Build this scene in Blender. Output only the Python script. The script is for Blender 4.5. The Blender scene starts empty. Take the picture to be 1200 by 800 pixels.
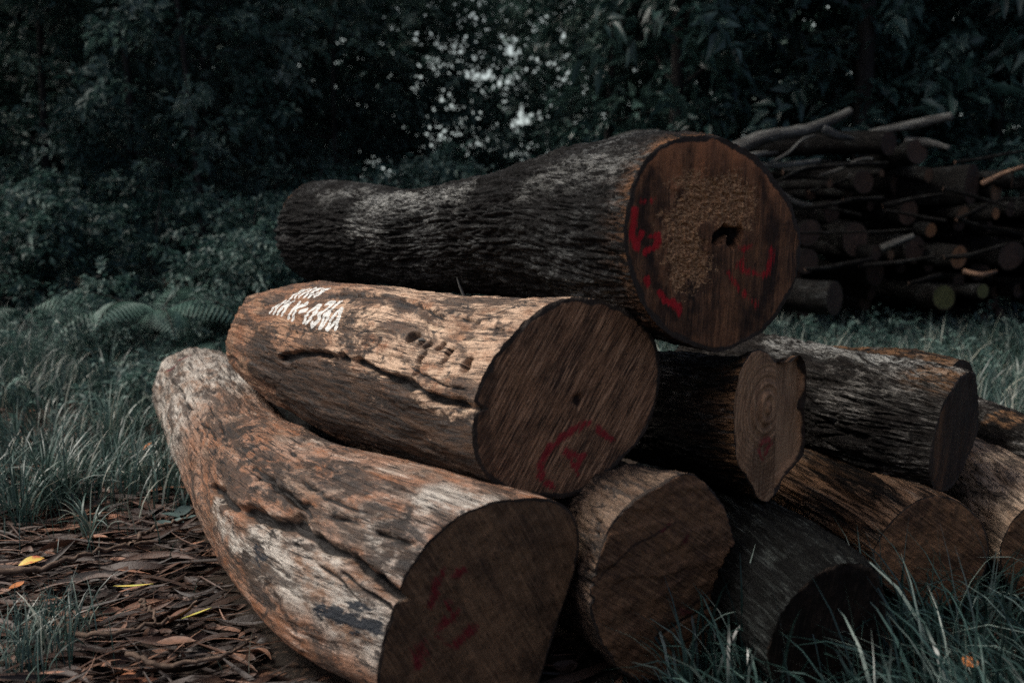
import bpy, math, random
import numpy as np
from mathutils import Vector

R = math.radians
scene = bpy.context.scene
COL = scene.collection

# ------------------------------------------------------------------ camera
CAM = np.array([0.0, 0.0, 1.5])
PITCH = R(9.7)
FPX = 1167.0
cam_d = bpy.data.cameras.new("camera")
cam_d.sensor_width = 36.0
cam_d.lens = 36.0 * FPX / 1200.0
cam_d.clip_end = 2000.0
cam_d.dof.use_dof = True
cam_d.dof.focus_distance = 3.6
cam_d.dof.aperture_fstop = 1.65
cam = bpy.data.objects.new("camera", cam_d)
cam.location = CAM
cam.rotation_euler = (R(90) - PITCH, 0, 0)
COL.objects.link(cam)
scene.camera = cam

# ------------------------------------------------------------------ sky, sun, exposure
SUN_FROM = Vector((-0.58, 0.02, 0.81)).normalized()
sun_el = math.asin(SUN_FROM.z)
sun_az = math.atan2(SUN_FROM.x, SUN_FROM.y)
world = bpy.data.worlds.new("World")
scene.world = world
world.use_nodes = True
wn = world.node_tree
bg = wn.nodes["Background"]
sky = wn.nodes.new("ShaderNodeTexSky")
sky.sky_type = 'NISHITA'
sky.sun_disc = False
sky.sun_elevation = sun_el
sky.sun_rotation = sun_az
sky.air_density = 0.6
sky.dust_density = 6.0
sky.ozone_density = 0.3
# bright cloud bank added low in the sky to brighten the forest gaps
tcw = wn.nodes.new("ShaderNodeTexCoord")
nz = wn.nodes.new("ShaderNodeTexNoise"); nz.inputs["Scale"].default_value = 3.5; nz.inputs["Detail"].default_value = 5
wn.links.new(tcw.outputs["Generated"], nz.inputs["Vector"])
sep = wn.nodes.new("ShaderNodeSeparateXYZ"); wn.links.new(tcw.outputs["Generated"], sep.inputs[0])


def wmap(sock, a, b, lo, hi):
    n = wn.nodes.new("ShaderNodeMapRange"); n.interpolation_type = 'SMOOTHSTEP'
    wn.links.new(sock, n.inputs[0])
    for k, v in zip((1, 2, 3, 4), (a, b, lo, hi)): n.inputs[k].default_value = v
    return n.outputs[0]


def wmul(a, b):
    n = wn.nodes.new("ShaderNodeMath"); n.operation = 'MULTIPLY'
    wn.links.new(a, n.inputs[0]); wn.links.new(b, n.inputs[1])
    return n.outputs[0]


cl = wmul(wmul(wmap(sep.outputs[2], 0.55, 0.15, 0, 1), wmap(sep.outputs[1], 0.35, 0.9, 0, 1)), wmap(nz.outputs["Fac"], 0.25, 0.6, 0.35, 1))
cmix = wn.nodes.new("ShaderNodeMix"); cmix.data_type = 'RGBA'
wn.links.new(cl, cmix.inputs[0]); wn.links.new(sky.outputs[0], cmix.inputs[6]); cmix.inputs[7].default_value = (5.6, 6.3, 6.1, 1)
wn.links.new(cmix.outputs[2], bg.inputs[0])
bg.inputs[1].default_value = 0.065
sun_d = bpy.data.lights.new("sun", 'SUN')
sun_d.energy = 1.5
sun_d.angle = R(20)
sun_d.color = (1.0, 0.95, 0.88)
sun = bpy.data.objects.new("sun", sun_d)
sun.rotation_euler = SUN_FROM.to_track_quat('Z', 'Y').to_euler()
sun.location = (-8, 1, 9)
COL.objects.link(sun)
scene.view_settings.view_transform = 'Standard'
scene.view_settings.look = 'None'
scene.view_settings.exposure = 1.10
scene.view_settings.gamma = 1.0
scene.cycles.max_bounces = 5
scene.cycles.diffuse_bounces = 3
scene.cycles.glossy_bounces = 2
scene.cycles.transmission_bounces = 2
scene.cycles.use_denoising = False

# ------------------------------------------------------------------ helpers
FWD = np.array([0, math.cos(PITCH), -math.sin(PITCH)])
UPV = np.array([0, math.sin(PITCH), math.cos(PITCH)])
RGT = np.array([1.0, 0, 0])


def at(px, py, d):
    """world point seen at photo pixel (1200x800) at depth d metres"""
    return CAM + d * (FWD + (px - 600) / FPX * RGT - (py - 400) / FPX * UPV)


def project(P):
    q = P - CAM
    d = q @ FWD
    return 600 + FPX * (q @ RGT) / d, 400 - FPX * (q @ UPV) / d, d


def tag(o, label=None, cat=None, group=None, kind=None):
    if label: o["label"] = label
    if cat: o["category"] = cat
    if group: o["group"] = group
    if kind: o["kind"] = kind
    return o


def thing(name, label, cat, loc=(0, 0, 0), group=None):
    o = bpy.data.objects.new(name, None)
    o.empty_display_size = 0.1
    o.location = loc
    COL.objects.link(o)
    return tag(o, label, cat, group)


def np_mesh(name, V, F, smooth=True, attrs=None, vec=None):
    V = np.ascontiguousarray(V, dtype=np.float32).reshape(-1, 3)
    F = np.ascontiguousarray(F, dtype=np.int32)
    k = F.shape[1]
    m = bpy.data.meshes.new(name)
    m.vertices.add(len(V)); m.vertices.foreach_set("co", V.ravel())
    m.loops.add(F.size); m.loops.foreach_set("vertex_index", F.ravel())
    m.polygons.add(len(F))
    m.polygons.foreach_set("loop_start", np.arange(0, F.size, k, dtype=np.int32))
    m.polygons.foreach_set("loop_total", np.full(len(F), k, dtype=np.int32))
    m.polygons.foreach_set("use_smooth", np.full(len(F), smooth, dtype=bool))
    for an, av in (attrs or {}).items():
        a = m.attributes.new(an, 'FLOAT', 'POINT')
        a.data.foreach_set("value", np.ascontiguousarray(av, dtype=np.float32).ravel())
    for an, av in (vec or {}).items():
        a = m.attributes.new(an, 'FLOAT_VECTOR', 'POINT')
        a.data.foreach_set("vector", np.ascontiguousarray(av, dtype=np.float32).ravel())
    m.update(calc_edges=True)
    return m


def link(name, mesh, mat, parent=None):
    o = bpy.data.objects.new(name, mesh)
    if mat and not mesh.materials:
        mesh.materials.append(mat)
    COL.objects.link(o)
    if parent is not None:
        o.parent = parent
        bpy.context.view_layer.update() if False else None
        o.matrix_parent_inverse.identity()
        o.location = -Vector(parent.location) if parent.location.length else (0, 0, 0)
    return o


# ---- numpy noise
def _h(ix, iy, iz, seed):
    with np.errstate(over='ignore'):
        h = (ix.astype(np.uint32) * np.uint32(374761393) + iy.astype(np.uint32) * np.uint32(668265263)
             + iz.astype(np.uint32) * np.uint32(2147483647 ^ 0x5bd1e995) + np.uint32((seed * 974634777) & 0xffffffff))
        h = (h ^ (h >> np.uint32(13))) * np.uint32(1274126177)
        h = (h ^ (h >> np.uint32(16))) * np.uint32(2246822519)
        h = h ^ (h >> np.uint32(15))
    return h.astype(np.float64) / 4294967295.0


def vnoise(p, seed=0):
    i = np.floor(p).astype(np.int64); f = p - i
    u = f * f * f * (f * (f * 6 - 15) + 10)
    out = 0
    for dx in (0, 1):
        wx = u[..., 0] if dx else 1 - u[..., 0]
        for dy in (0, 1):
            wy = u[..., 1] if dy else 1 - u[..., 1]
            for dz in (0, 1):
                wz = u[..., 2] if dz else 1 - u[..., 2]
                out = out + wx * wy * wz * _h(i[..., 0] + dx, i[..., 1] + dy, i[..., 2] + dz, seed)
    return out * 2 - 1


def fbm(p, octv=4, seed=0, gain=0.5):
    a, s, o = 1.0, 0.0, 0
    for k in range(octv):
        o = o + a * vnoise(p * (2.03 ** k) + 17.3 * k, seed + k); s += a; a *= gain
    return o / s


def worley(p, seed=0):
    i = np.floor(p).astype(np.int64)
    f1 = np.full(p.shape[:-1], 9.0); f2 = f1.copy()
    for dx in (-1, 0, 1):
        for dy in (-1, 0, 1):
            for dz in (-1, 0, 1):
                cx, cy, cz = i[..., 0] + dx, i[..., 1] + dy, i[..., 2] + dz
                d = np.sqrt((cx + _h(cx, cy, cz, seed) - p[..., 0]) ** 2 + (cy + _h(cx, cy, cz, seed + 7) - p[..., 1]) ** 2
                            + (cz + _h(cx, cy, cz, seed + 13) - p[..., 2]) ** 2)
                f2 = np.minimum(f2, np.maximum(d, f1)); f1 = np.minimum(f1, d)
    return f1, f2


def sstep(a, b, x):
    t = np.clip((x - a) / (b - a), 0, 1)
    return t * t * (3 - 2 * t)


def seg_dist(P, pts):
    """distance from points P (n,3) to a polyline pts (k,3)"""
    best = np.full(len(P), 1e9)
    pts = np.asarray(pts)
    if len(pts) == 1:
        return np.linalg.norm(P - pts[0], axis=1)
    for a, b in zip(pts[:-1], pts[1:]):
        ab = b - a
        t = np.clip(((P - a) @ ab) / max(ab @ ab, 1e-9), 0, 1)
        d = np.linalg.norm(P - a - t[:, None] * ab, axis=1)
        best = np.minimum(best, d)
    return best


# ------------------------------------------------------------------ materials
class NT:
    def __init__(self, name):
        self.m = bpy.data.materials.new(name); self.m.use_nodes = True
        self.t = self.m.node_tree; self.n = self.t.nodes
        self.b = self.n["Principled BSDF"]

    def _in(self, sock, v):
        if v is None: return
        if isinstance(v, bpy.types.NodeSocket): self.t.links.new(v, sock)
        elif isinstance(v, (tuple, list)) and sock.type == 'RGBA': sock.default_value = (*v[:3], 1)
        else: sock.default_value = v

    def attr(self, name, vec=False):
        n = self.n.new("ShaderNodeAttribute"); n.attribute_name = name
        return n.outputs["Vector"] if vec else n.outputs["Fac"]

    def mapping(self, vec, scale=(1, 1, 1), rot=(0, 0, 0), loc=(0, 0, 0)):
        n = self.n.new("ShaderNodeMapping")
        self._in(n.inputs[0], vec); n.inputs["Scale"].default_value = scale
        n.inputs["Rotation"].default_value = rot; n.inputs["Location"].default_value = loc
        return n.outputs[0]

    def noise(self, vec, scale=5, detail=4, rough=0.55, dist=0.0):
        n = self.n.new("ShaderNodeTexNoise")
        self._in(n.inputs["Vector"], vec); n.inputs["Scale"].default_value = scale
        n.inputs["Detail"].default_value = detail; n.inputs["Roughness"].default_value = rough
        n.inputs["Distortion"].default_value = dist
        return n.outputs["Fac"]

    def ramp(self, f, a, b, lo=0.0, hi=1.0):
        n = self.n.new("ShaderNodeMapRange"); n.interpolation_type = 'SMOOTHSTEP'
        self._in(n.inputs[0], f)
        for k, v in zip((1, 2, 3, 4), (a, b, lo, hi)): n.inputs[k].default_value = v
        return n.outputs[0]

    def math(self, op, a, b=None):
        n = self.n.new("ShaderNodeMath"); n.operation = op
        self._in(n.inputs[0], a); self._in(n.inputs[1], b)
        return n.outputs[0]

    def mul(self, a, b): return self.math('MULTIPLY', a, b)

    def mix(self, f, a, b, mode='MIX'):
        n = self.n.new("ShaderNodeMix"); n.data_type = 'RGBA'; n.blend_type = mode
        self._in(n.inputs[0], f); self._in(n.inputs[6], a); self._in(n.inputs[7], b)
        return n.outputs[2]

    def cramp(self, f, stops):
        n = self.n.new("ShaderNodeValToRGB"); e = n.color_ramp.elements
        while len(e) < len(stops): e.new(0.5)
        for k, (p, c) in enumerate(stops): e[k].position = p; e[k].color = (*c, 1)
        self._in(n.inputs[0], f)
        return n.outputs[0]

    def bump(self, h, dist=0.005, strength=1.0, normal=None):
        n = self.n.new("ShaderNodeBump"); n.inputs["Distance"].default_value = dist
        n.inputs["Strength"].default_value = strength
        self._in(n.inputs["Height"], h); self._in(n.inputs["Normal"], normal)
        return n.outputs[0]

    def out(self, color, rough=0.8, normal=None, spec=0.3):
        self._in(self.b.inputs["Base Color"], color); self._in(self.b.inputs["Roughness"], rough)
        self._in(self.b.inputs["Normal"], normal); self._in(self.b.inputs["Specular IOR Level"], spec)
        return self.m


def mat_bark(name, lo, hi, grey, warm=(0.16, 0.08, 0.04), stretch=0.2, lichen=0.45, spec=0.2, scale=1.0, sharp=(0.35, 0.68), fleck=0.5):
    """fissured bark: dark and pale flakes, flecks painted as highlights, patches of grey lichen, some warm inner bark"""
    t = NT(name); p = t.attr("lc", True)
    q = t.mapping(p, (scale, scale, scale * stretch))
    a = t.noise(q, 26, 6, 0.65, 0.6)
    fine = t.noise(q, 150, 4, 0.72, 0.3)
    fib = t.noise(q, 70, 5, 0.72, 0.5)
    big = t.noise(p, 3.2, 5, 0.7)
    c = t.mix(t.ramp(a, *sharp), lo, hi)
    c = t.mix(t.mul(t.ramp(fib, 0.53, 0.63), t.ramp(big, 0.30, 0.60, fleck * .35, fleck)), c, [x * .42 for x in grey])  # pale flecks painted in place of highlights on the ridges
    lich = t.mul(t.ramp(big, 0.47, 0.62), t.ramp(t.noise(q, 60, 6, 0.78), 0.46, 0.58))
    c = t.mix(t.mul(lich, lichen), c, grey)
    c = t.mix(t.mul(t.attr("pale"), t.ramp(t.noise(q, 70, 6, 0.78), 0.42, 0.56)), c, (0.40, 0.41, 0.39))
    c = t.mix(t.mul(t.attr("warm"), t.ramp(t.noise(q, 40, 5, 0.7), 0.42, 0.58)), c, warm)
    c = t.mix(t.ramp(fine, 0.46, 0.60, 0.0, 0.85), c, [x * .6 for x in lo])
    h = t.math('ADD', t.mul(a, 0.6), t.math('ADD', t.mul(fib, 0.5), t.mul(fine, 0.25)))
    grain = t.noise(p, 300, 3, 0.7)
    n1 = t.bump(h, 0.018, 1.0)
    n2 = t.bump(grain, 0.005, 0.9, n1)
    return t.out(c, t.ramp(fine, 0.3, 0.7, 0.42, 0.8), n2, spec)


def mat_bare(name, base, warm, pale, dark=(0.022, 0.018, 0.016), spec=0.3, grime=0.88, thr=0.0):
    """weathered wood with the bark gone: fibres, blotches, mould specks, stains, painted shade, cracks, paint"""
    t = NT(name); p = t.attr("lc", True)
    q = t.mapping(p, (1, 1, 0.10))
    q2 = t.mapping(p, (1, 1, 0.42))
    big = t.noise(q2, 5, 5, 0.65, 0.4)
    fib = t.noise(q, 60, 6, 0.72, 0.35)
    fine = t.noise(q, 230, 4, 0.75)
    spot = t.noise(q2, 30, 7, 0.74, 0.5)
    gr = t.noise(t.mapping(p, (1, 1, 0.26)), 11, 9, 0.78, 0.9)
    speck = t.noise(t.mapping(p, (1, 1, .7)), 170, 3, 0.7)
    c = t.mix(t.ramp(big, 0.36, 0.64), [x * .75 for x in base], [x * 1.3 for x in base])
    c = t.mix(t.mul(t.attr("warm"), t.ramp(t.noise(q2, 9, 6, 0.68, 0.6), 0.38, 0.56)), c, warm)
    c = t.mix(t.mul(t.attr("pale"), t.ramp(t.noise(q2, 15, 7, 0.74), 0.36, 0.56)), c, pale)
    c = t.mix(t.ramp(fib, 0.46, 0.66, 0.0, 0.62), c, [x * 0.36 for x in base])
    c = t.mix(t.ramp(fib, 0.44, 0.28, 0.0, 0.4), c, [min(.8, x * 1.7) for x in pale])
    c = t.mix(t.ramp(fine, 0.52, 0.64, 0.0, 0.75), c, [x * 0.2 for x in base])
    c = t.mix(t.ramp(gr, 0.485 + thr, 0.56 + thr, 0.0, grime), c, t.mix(t.ramp(fine, .42, .6), dark, [x * .3 for x in base]))
    c = t.mix(t.ramp(spot, 0.57, 0.63, 0.0, 0.95), c, dark)
    # long drying checks that follow the grain
    ck = t.noise(t.mapping(p, (1, 1, 0.035)), 26, 4, 0.6, 0.25)
    ln = t.ramp(t.math('ABSOLUTE', t.math('SUBTRACT', ck, 0.5)), 0.016, 0.004)
    c = t.mix(t.mul(ln, t.ramp(t.noise(p, 6, 3, .6), .42, .55)), c, [x * .6 for x in dark])
    c = t.mix(t.mul(t.ramp(speck, 0.58, 0.68), t.ramp(gr, .40, .55)), c, dark)
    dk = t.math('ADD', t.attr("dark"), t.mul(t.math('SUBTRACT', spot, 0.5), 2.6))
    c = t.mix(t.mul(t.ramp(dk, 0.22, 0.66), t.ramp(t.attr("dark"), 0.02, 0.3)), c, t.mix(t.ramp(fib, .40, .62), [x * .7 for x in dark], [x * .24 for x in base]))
    bl = t.math('ADD', t.attr("blue"), t.math('ADD', t.mul(t.math('SUBTRACT', fib, 0.5), 2.0), t.mul(t.math('SUBTRACT', spot, 0.5), 2.4)))
    c = t.mix(t.mul(t.ramp(bl, 0.45, 0.62), t.ramp(t.attr("blue"), 0.02, 0.2)), c, (0.010, 0.015, 0.022))
    c = t.mix(t.ramp(t.attr("crack"), 0.3, 0.8), c, (0.010, 0.008, 0.007))
    wp = t.math('ADD', t.attr("white"), t.mul(t.math('SUBTRACT', fine, 0.5), 0.5))
    c = t.mix(t.ramp(wp, 0.42, 0.58), c, (0.60, 0.61, 0.585))
    rd = t.math('ADD', t.attr("red"), t.mul(t.math('SUBTRACT', fib, 0.5), 1.6))
    c = t.mix(t.ramp(rd, 0.5, 0.72), c, (0.085, 0.010, 0.012))
    h = t.math('ADD', t.mul(fib, 0.6), t.mul(fine, 0.4))
    n1 = t.bump(h, 0.008, 0.9)
    n2 = t.bump(t.math('SUBTRACT', t.math('ADD', spot, t.mul(speck, .5)), t.mul(ln, 1.2)), 0.007, 0.8, n1)
    return t.out(c, t.ramp(spot, 0.3, 0.7, 0.72, 0.45), n2, spec)


def mat_cut(name, dark, mid, light, saw=0.0, stripes=0.6, rings=0.3, ring_scale=55, warm=(0.26, 0.12, 0.05),
            red=(0.20, 0.008, 0.012), spec=0.3):
    """a sawn log end: saw marks across it, year rings, bright specks painted as wet sparkle, stains, sprayed paint"""
    t = NT(name); p = t.attr("lc", True)
    q = t.mapping(t.mapping(p, (1, 1, 1), (0, 0, saw)), (1.0, 0.045, 1.0))
    line = t.noise(q, 130, 3, 0.6)
    band = t.noise(t.mapping(t.mapping(p, (1, 1, 1), (0, 0, saw)), (1.0, 0.22, 1.0)), 14, 4, 0.6, 0.5)
    blot = t.noise(p, 7, 5, 0.65, 0.3)
    grit_glint = t.noise(p, 420, 3, 0.8)
    qf = t.mapping(t.mapping(p, (1, 1, 1), (0, 0, saw + .03)), (1.0, 0.03, 1.0))
    hair = t.noise(qf, 330, 3, 0.7)
    qr = t.mapping(t.mapping(p, (1, 1, 1), (0, 0, saw)), (1.0, 0.35, 1.0))
    tear = t.noise(qr, 95, 5, 0.75, 0.3)
    c = t.mix(t.ramp(band, 0.34, 0.66), dark, mid)
    c = t.mix(t.ramp(blot, 0.40, 0.66, 0.0, 0.8), c, mid)
    big = t.noise(t.mapping(p, (1, 1, 1), loc=(3.1, 1.7, 0)), 4.2, 6, 0.7, 0.6)
    c = t.mix(t.ramp(big, 0.48, 0.64, 0.0, 0.75), c, [x * .7 for x in dark])
    c = t.mix(t.mul(t.ramp(line, 0.50, 0.70), stripes), c, light)
    c = t.mix(t.mul(t.ramp(line, 0.50, 0.34), stripes), c, [x * 0.35 for x in dark])
    c = t.mix(t.mul(t.ramp(hair, 0.53, 0.62), stripes), c, [x * 0.3 for x in dark])
    c = t.mix(t.mul(t.ramp(hair, 0.46, 0.38), stripes * .6), c, light)
    c = t.mix(t.ramp(tear, 0.56, 0.66, 0, .8), c, [x * .3 for x in dark])
    w = t.n.new("ShaderNodeTexWave"); w.wave_type = 'RINGS'; w.rings_direction = 'Z'
    t._in(w.inputs["Vector"], t.attr("pith", True)); w.inputs["Scale"].default_value = ring_scale
    w.inputs["Distortion"].default_value = 9.0; w.inputs["Detail"].default_value = 3
    w.inputs["Detail Scale"].default_value = 0.35
    c = t.mix(t.mul(t.ramp(w.outputs["Fac"], 0.25, 0.75), rings), c, [x * 0.4 for x in dark])
    wf = t.math('ADD', t.attr("warm"), t.mul(t.math('SUBTRACT', band, 0.5), 1.2))
    c = t.mix(t.ramp(wf, 0.3, 1.0, 0.0, 0.9), c, warm)
    c = t.mix(t.mul(t.ramp(grit_glint, 0.59, 0.68), t.ramp(blot, 0.35, 0.6, 0.2, 0.7)), c, [min(1, x * 1.9) for x in light])  # bright specks paint the wet sparkle on the cut
    c = t.mix(t.ramp(grit_glint, 0.42, 0.34, 0, .6), c, [x * .3 for x in dark])
    rf = t.attr("rough")
    fl = t.noise(t.mapping(p, (1, 1.8, 1)), 110, 5, 0.75, 0.4)
    fl2 = t.noise(p, 30, 4, 0.7)
    rough_c = t.cramp(fl, [(0.36, (0.03, 0.014, 0.008)), (0.47, (0.26, 0.115, 0.046)), (0.62, (0.72, 0.43, 0.22))])
    rmask = t.math('ADD', rf, t.math('ADD', t.mul(t.math('SUBTRACT', fl, 0.5), 2.2), t.mul(t.math('SUBTRACT', fl2, 0.5), 3.0)))
    c = t.mix(t.mul(t.ramp(rmask, 0.35, 0.75), t.ramp(rf, 0.0, 0.15)), c, rough_c)
    c = t.mix(t.ramp(t.attr("stain"), 0.1, 0.9), c, [x * 0.3 for x in dark])
    c = t.mix(t.ramp(t.attr("rim"), 0.3, 0.9), c, (0.035, 0.025, 0.018))
    rd = t.math('ADD', t.attr("red"), t.math('ADD', t.mul(t.math('SUBTRACT', line, 0.5), 1.5), t.mul(t.math('SUBTRACT', tear, 0.5), 1.2)))
    c = t.mix(t.mul(t.ramp(rd, 0.3, 0.85, 0.0, 0.92), t.ramp(t.attr("red"), 0, .1)), c, red)
    h = t.math('ADD', t.math('ADD', t.mul(line, 0.5), t.mul(hair, .4)), t.math('ADD', t.mul(tear, .5), t.mul(grit_glint, 0.4)))
    n1 = t.bump(h, 0.007, 0.9)
    n2 = t.bump(t.noise(p, 120, 4, 0.7), 0.004, 0.4, n1)
    return t.out(c, 0.62, n2, spec)


def mat_leaf(name, a, b, c3=None, rough=0.5, spec=0.35, trans=0.25):
    t = NT(name)
    f = t.attr("tint")
    stops = [(0.0, a), (0.75, b)] + ([(0.97, c3)] if c3 else [])
    c = t.cramp(f, stops)
    t.out(c, rough, None, spec)
    tr = t.n.new("ShaderNodeBsdfTranslucent"); t._in(tr.inputs[0], c)
    mx = t.n.new("ShaderNodeMixShader"); mx.inputs[0].default_value = trans
    t.t.links.new(t.b.outputs[0], mx.inputs[1]); t.t.links.new(tr.outputs[0], mx.inputs[2])
    t.t.links.new(mx.outputs[0], t.n["Material Output"].inputs[0])
    return t.m


def mat_simple(name, a, b, scale=12, rough=0.85, stretch=(1, 1, 1), spec=0.25, bump=0.006):
    t = NT(name)
    tc = t.n.new("ShaderNodeTexCoord")
    q = t.mapping(tc.outputs["Object"], stretch)
    f = t.noise(q, scale, 6, 0.65)
    return t.out(t.mix(t.ramp(f, 0.35, 0.65), a, b), rough, t.bump(f, bump, 0.8), spec)


# ------------------------------------------------------------------ ground
def ground_z(x, y):
    p = np.stack([x, y, np.zeros_like(x)], -1)
    near = 1 / (1 + ((np.abs(x) + np.abs(y - 5)) / 30.0) ** 2)
    return (0.05 * fbm(p * 0.55, 3, 5) + 0.018 * fbm(p * 4.0, 3, 9)) * near - 0.02


u = np.linspace(-1, 1, 420)
gx = np.sinh(u * 6.2) * 1.0
gy = np.sinh(u * 6.2) * 1.0 + 4.5
GX, GY = np.meshgrid(gx, gy)
GZ = ground_z(GX, GY)
nn = len(u)
ii, jj = np.meshgrid(np.arange(nn - 1), np.arange(nn - 1), indexing='ij')
a = (ii * nn + jj).ravel()
gF = np.stack([a, a + 1, a + nn + 1, a + nn], 1)
t = NT("forest_soil")
tc = t.n.new("ShaderNodeTexCoord")
q = tc.outputs["Object"]
c = t.mix(t.ramp(t.noise(q, 1.6, 5, 0.6), 0.4, 0.62), (0.016, 0.012, 0.009), (0.034, 0.025, 0.018))
fl = t.noise(q, 42, 5, 0.7, 0.8)
c = t.mix(t.ramp(fl, 0.52, 0.66, 0.0, 0.8), c, (0.075, 0.046, 0.030))
soil = t.out(c, 0.85, t.bump(fl, 0.02, 0.8), 0.2)
g = link("ground", np_mesh("ground", np.stack([GX, GY, GZ], -1), gF), soil)
tag(g, kind="structure")

# ------------------------------------------------------------------ logs
FOOT = []   # axis points and radius of the logs lying on the ground, so that grass keeps clear of them


def zpts(x0, y0, s, pts):
    return [(x0 + a / s, y0 + b / s) for a, b in pts]


def frame(n):
    n = np.asarray(n, float); n /= np.linalg.norm(n)
    e1 = np.cross([0, 0, 1.0], n); e1 /= np.linalg.norm(e1)
    return e1, np.cross(n, e1), n


def catmull(P, u, us):
    """interpolate stations P (k,...) at knots u; returns at us"""
    k = len(u)
    m = np.zeros_like(P)
    for i in range(k):
        if i == 0: m[i] = (P[1] - P[0]) / (u[1] - u[0])
        elif i == k - 1: m[i] = (P[-1] - P[-2]) / (u[-1] - u[-2])
        else:
            h0, h1 = u[i] - u[i - 1], u[i + 1] - u[i]
            m[i] = ((P[i] - P[i - 1]) / h0 * h1 + (P[i + 1] - P[i]) / h1 * h0) / (h0 + h1)
    idx = np.clip(np.searchsorted(u, us) - 1, 0, k - 2)
    h = (u[idx + 1] - u[idx]); tt = (us - u[idx]) / h
    sh = (-1,) + (1,) * (P.ndim - 1)
    tt, h = tt.reshape(sh), h.reshape(sh)
    t2, t3 = tt * tt, tt ** 3
    return ((2 * t3 - 3 * t2 + 1) * P[idx] + (t3 - 2 * t2 + tt) * h * m[idx] + (-2 * t3 + 3 * t2) * P[idx + 1] + (t3 - t2) * h * m[idx + 1])


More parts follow.
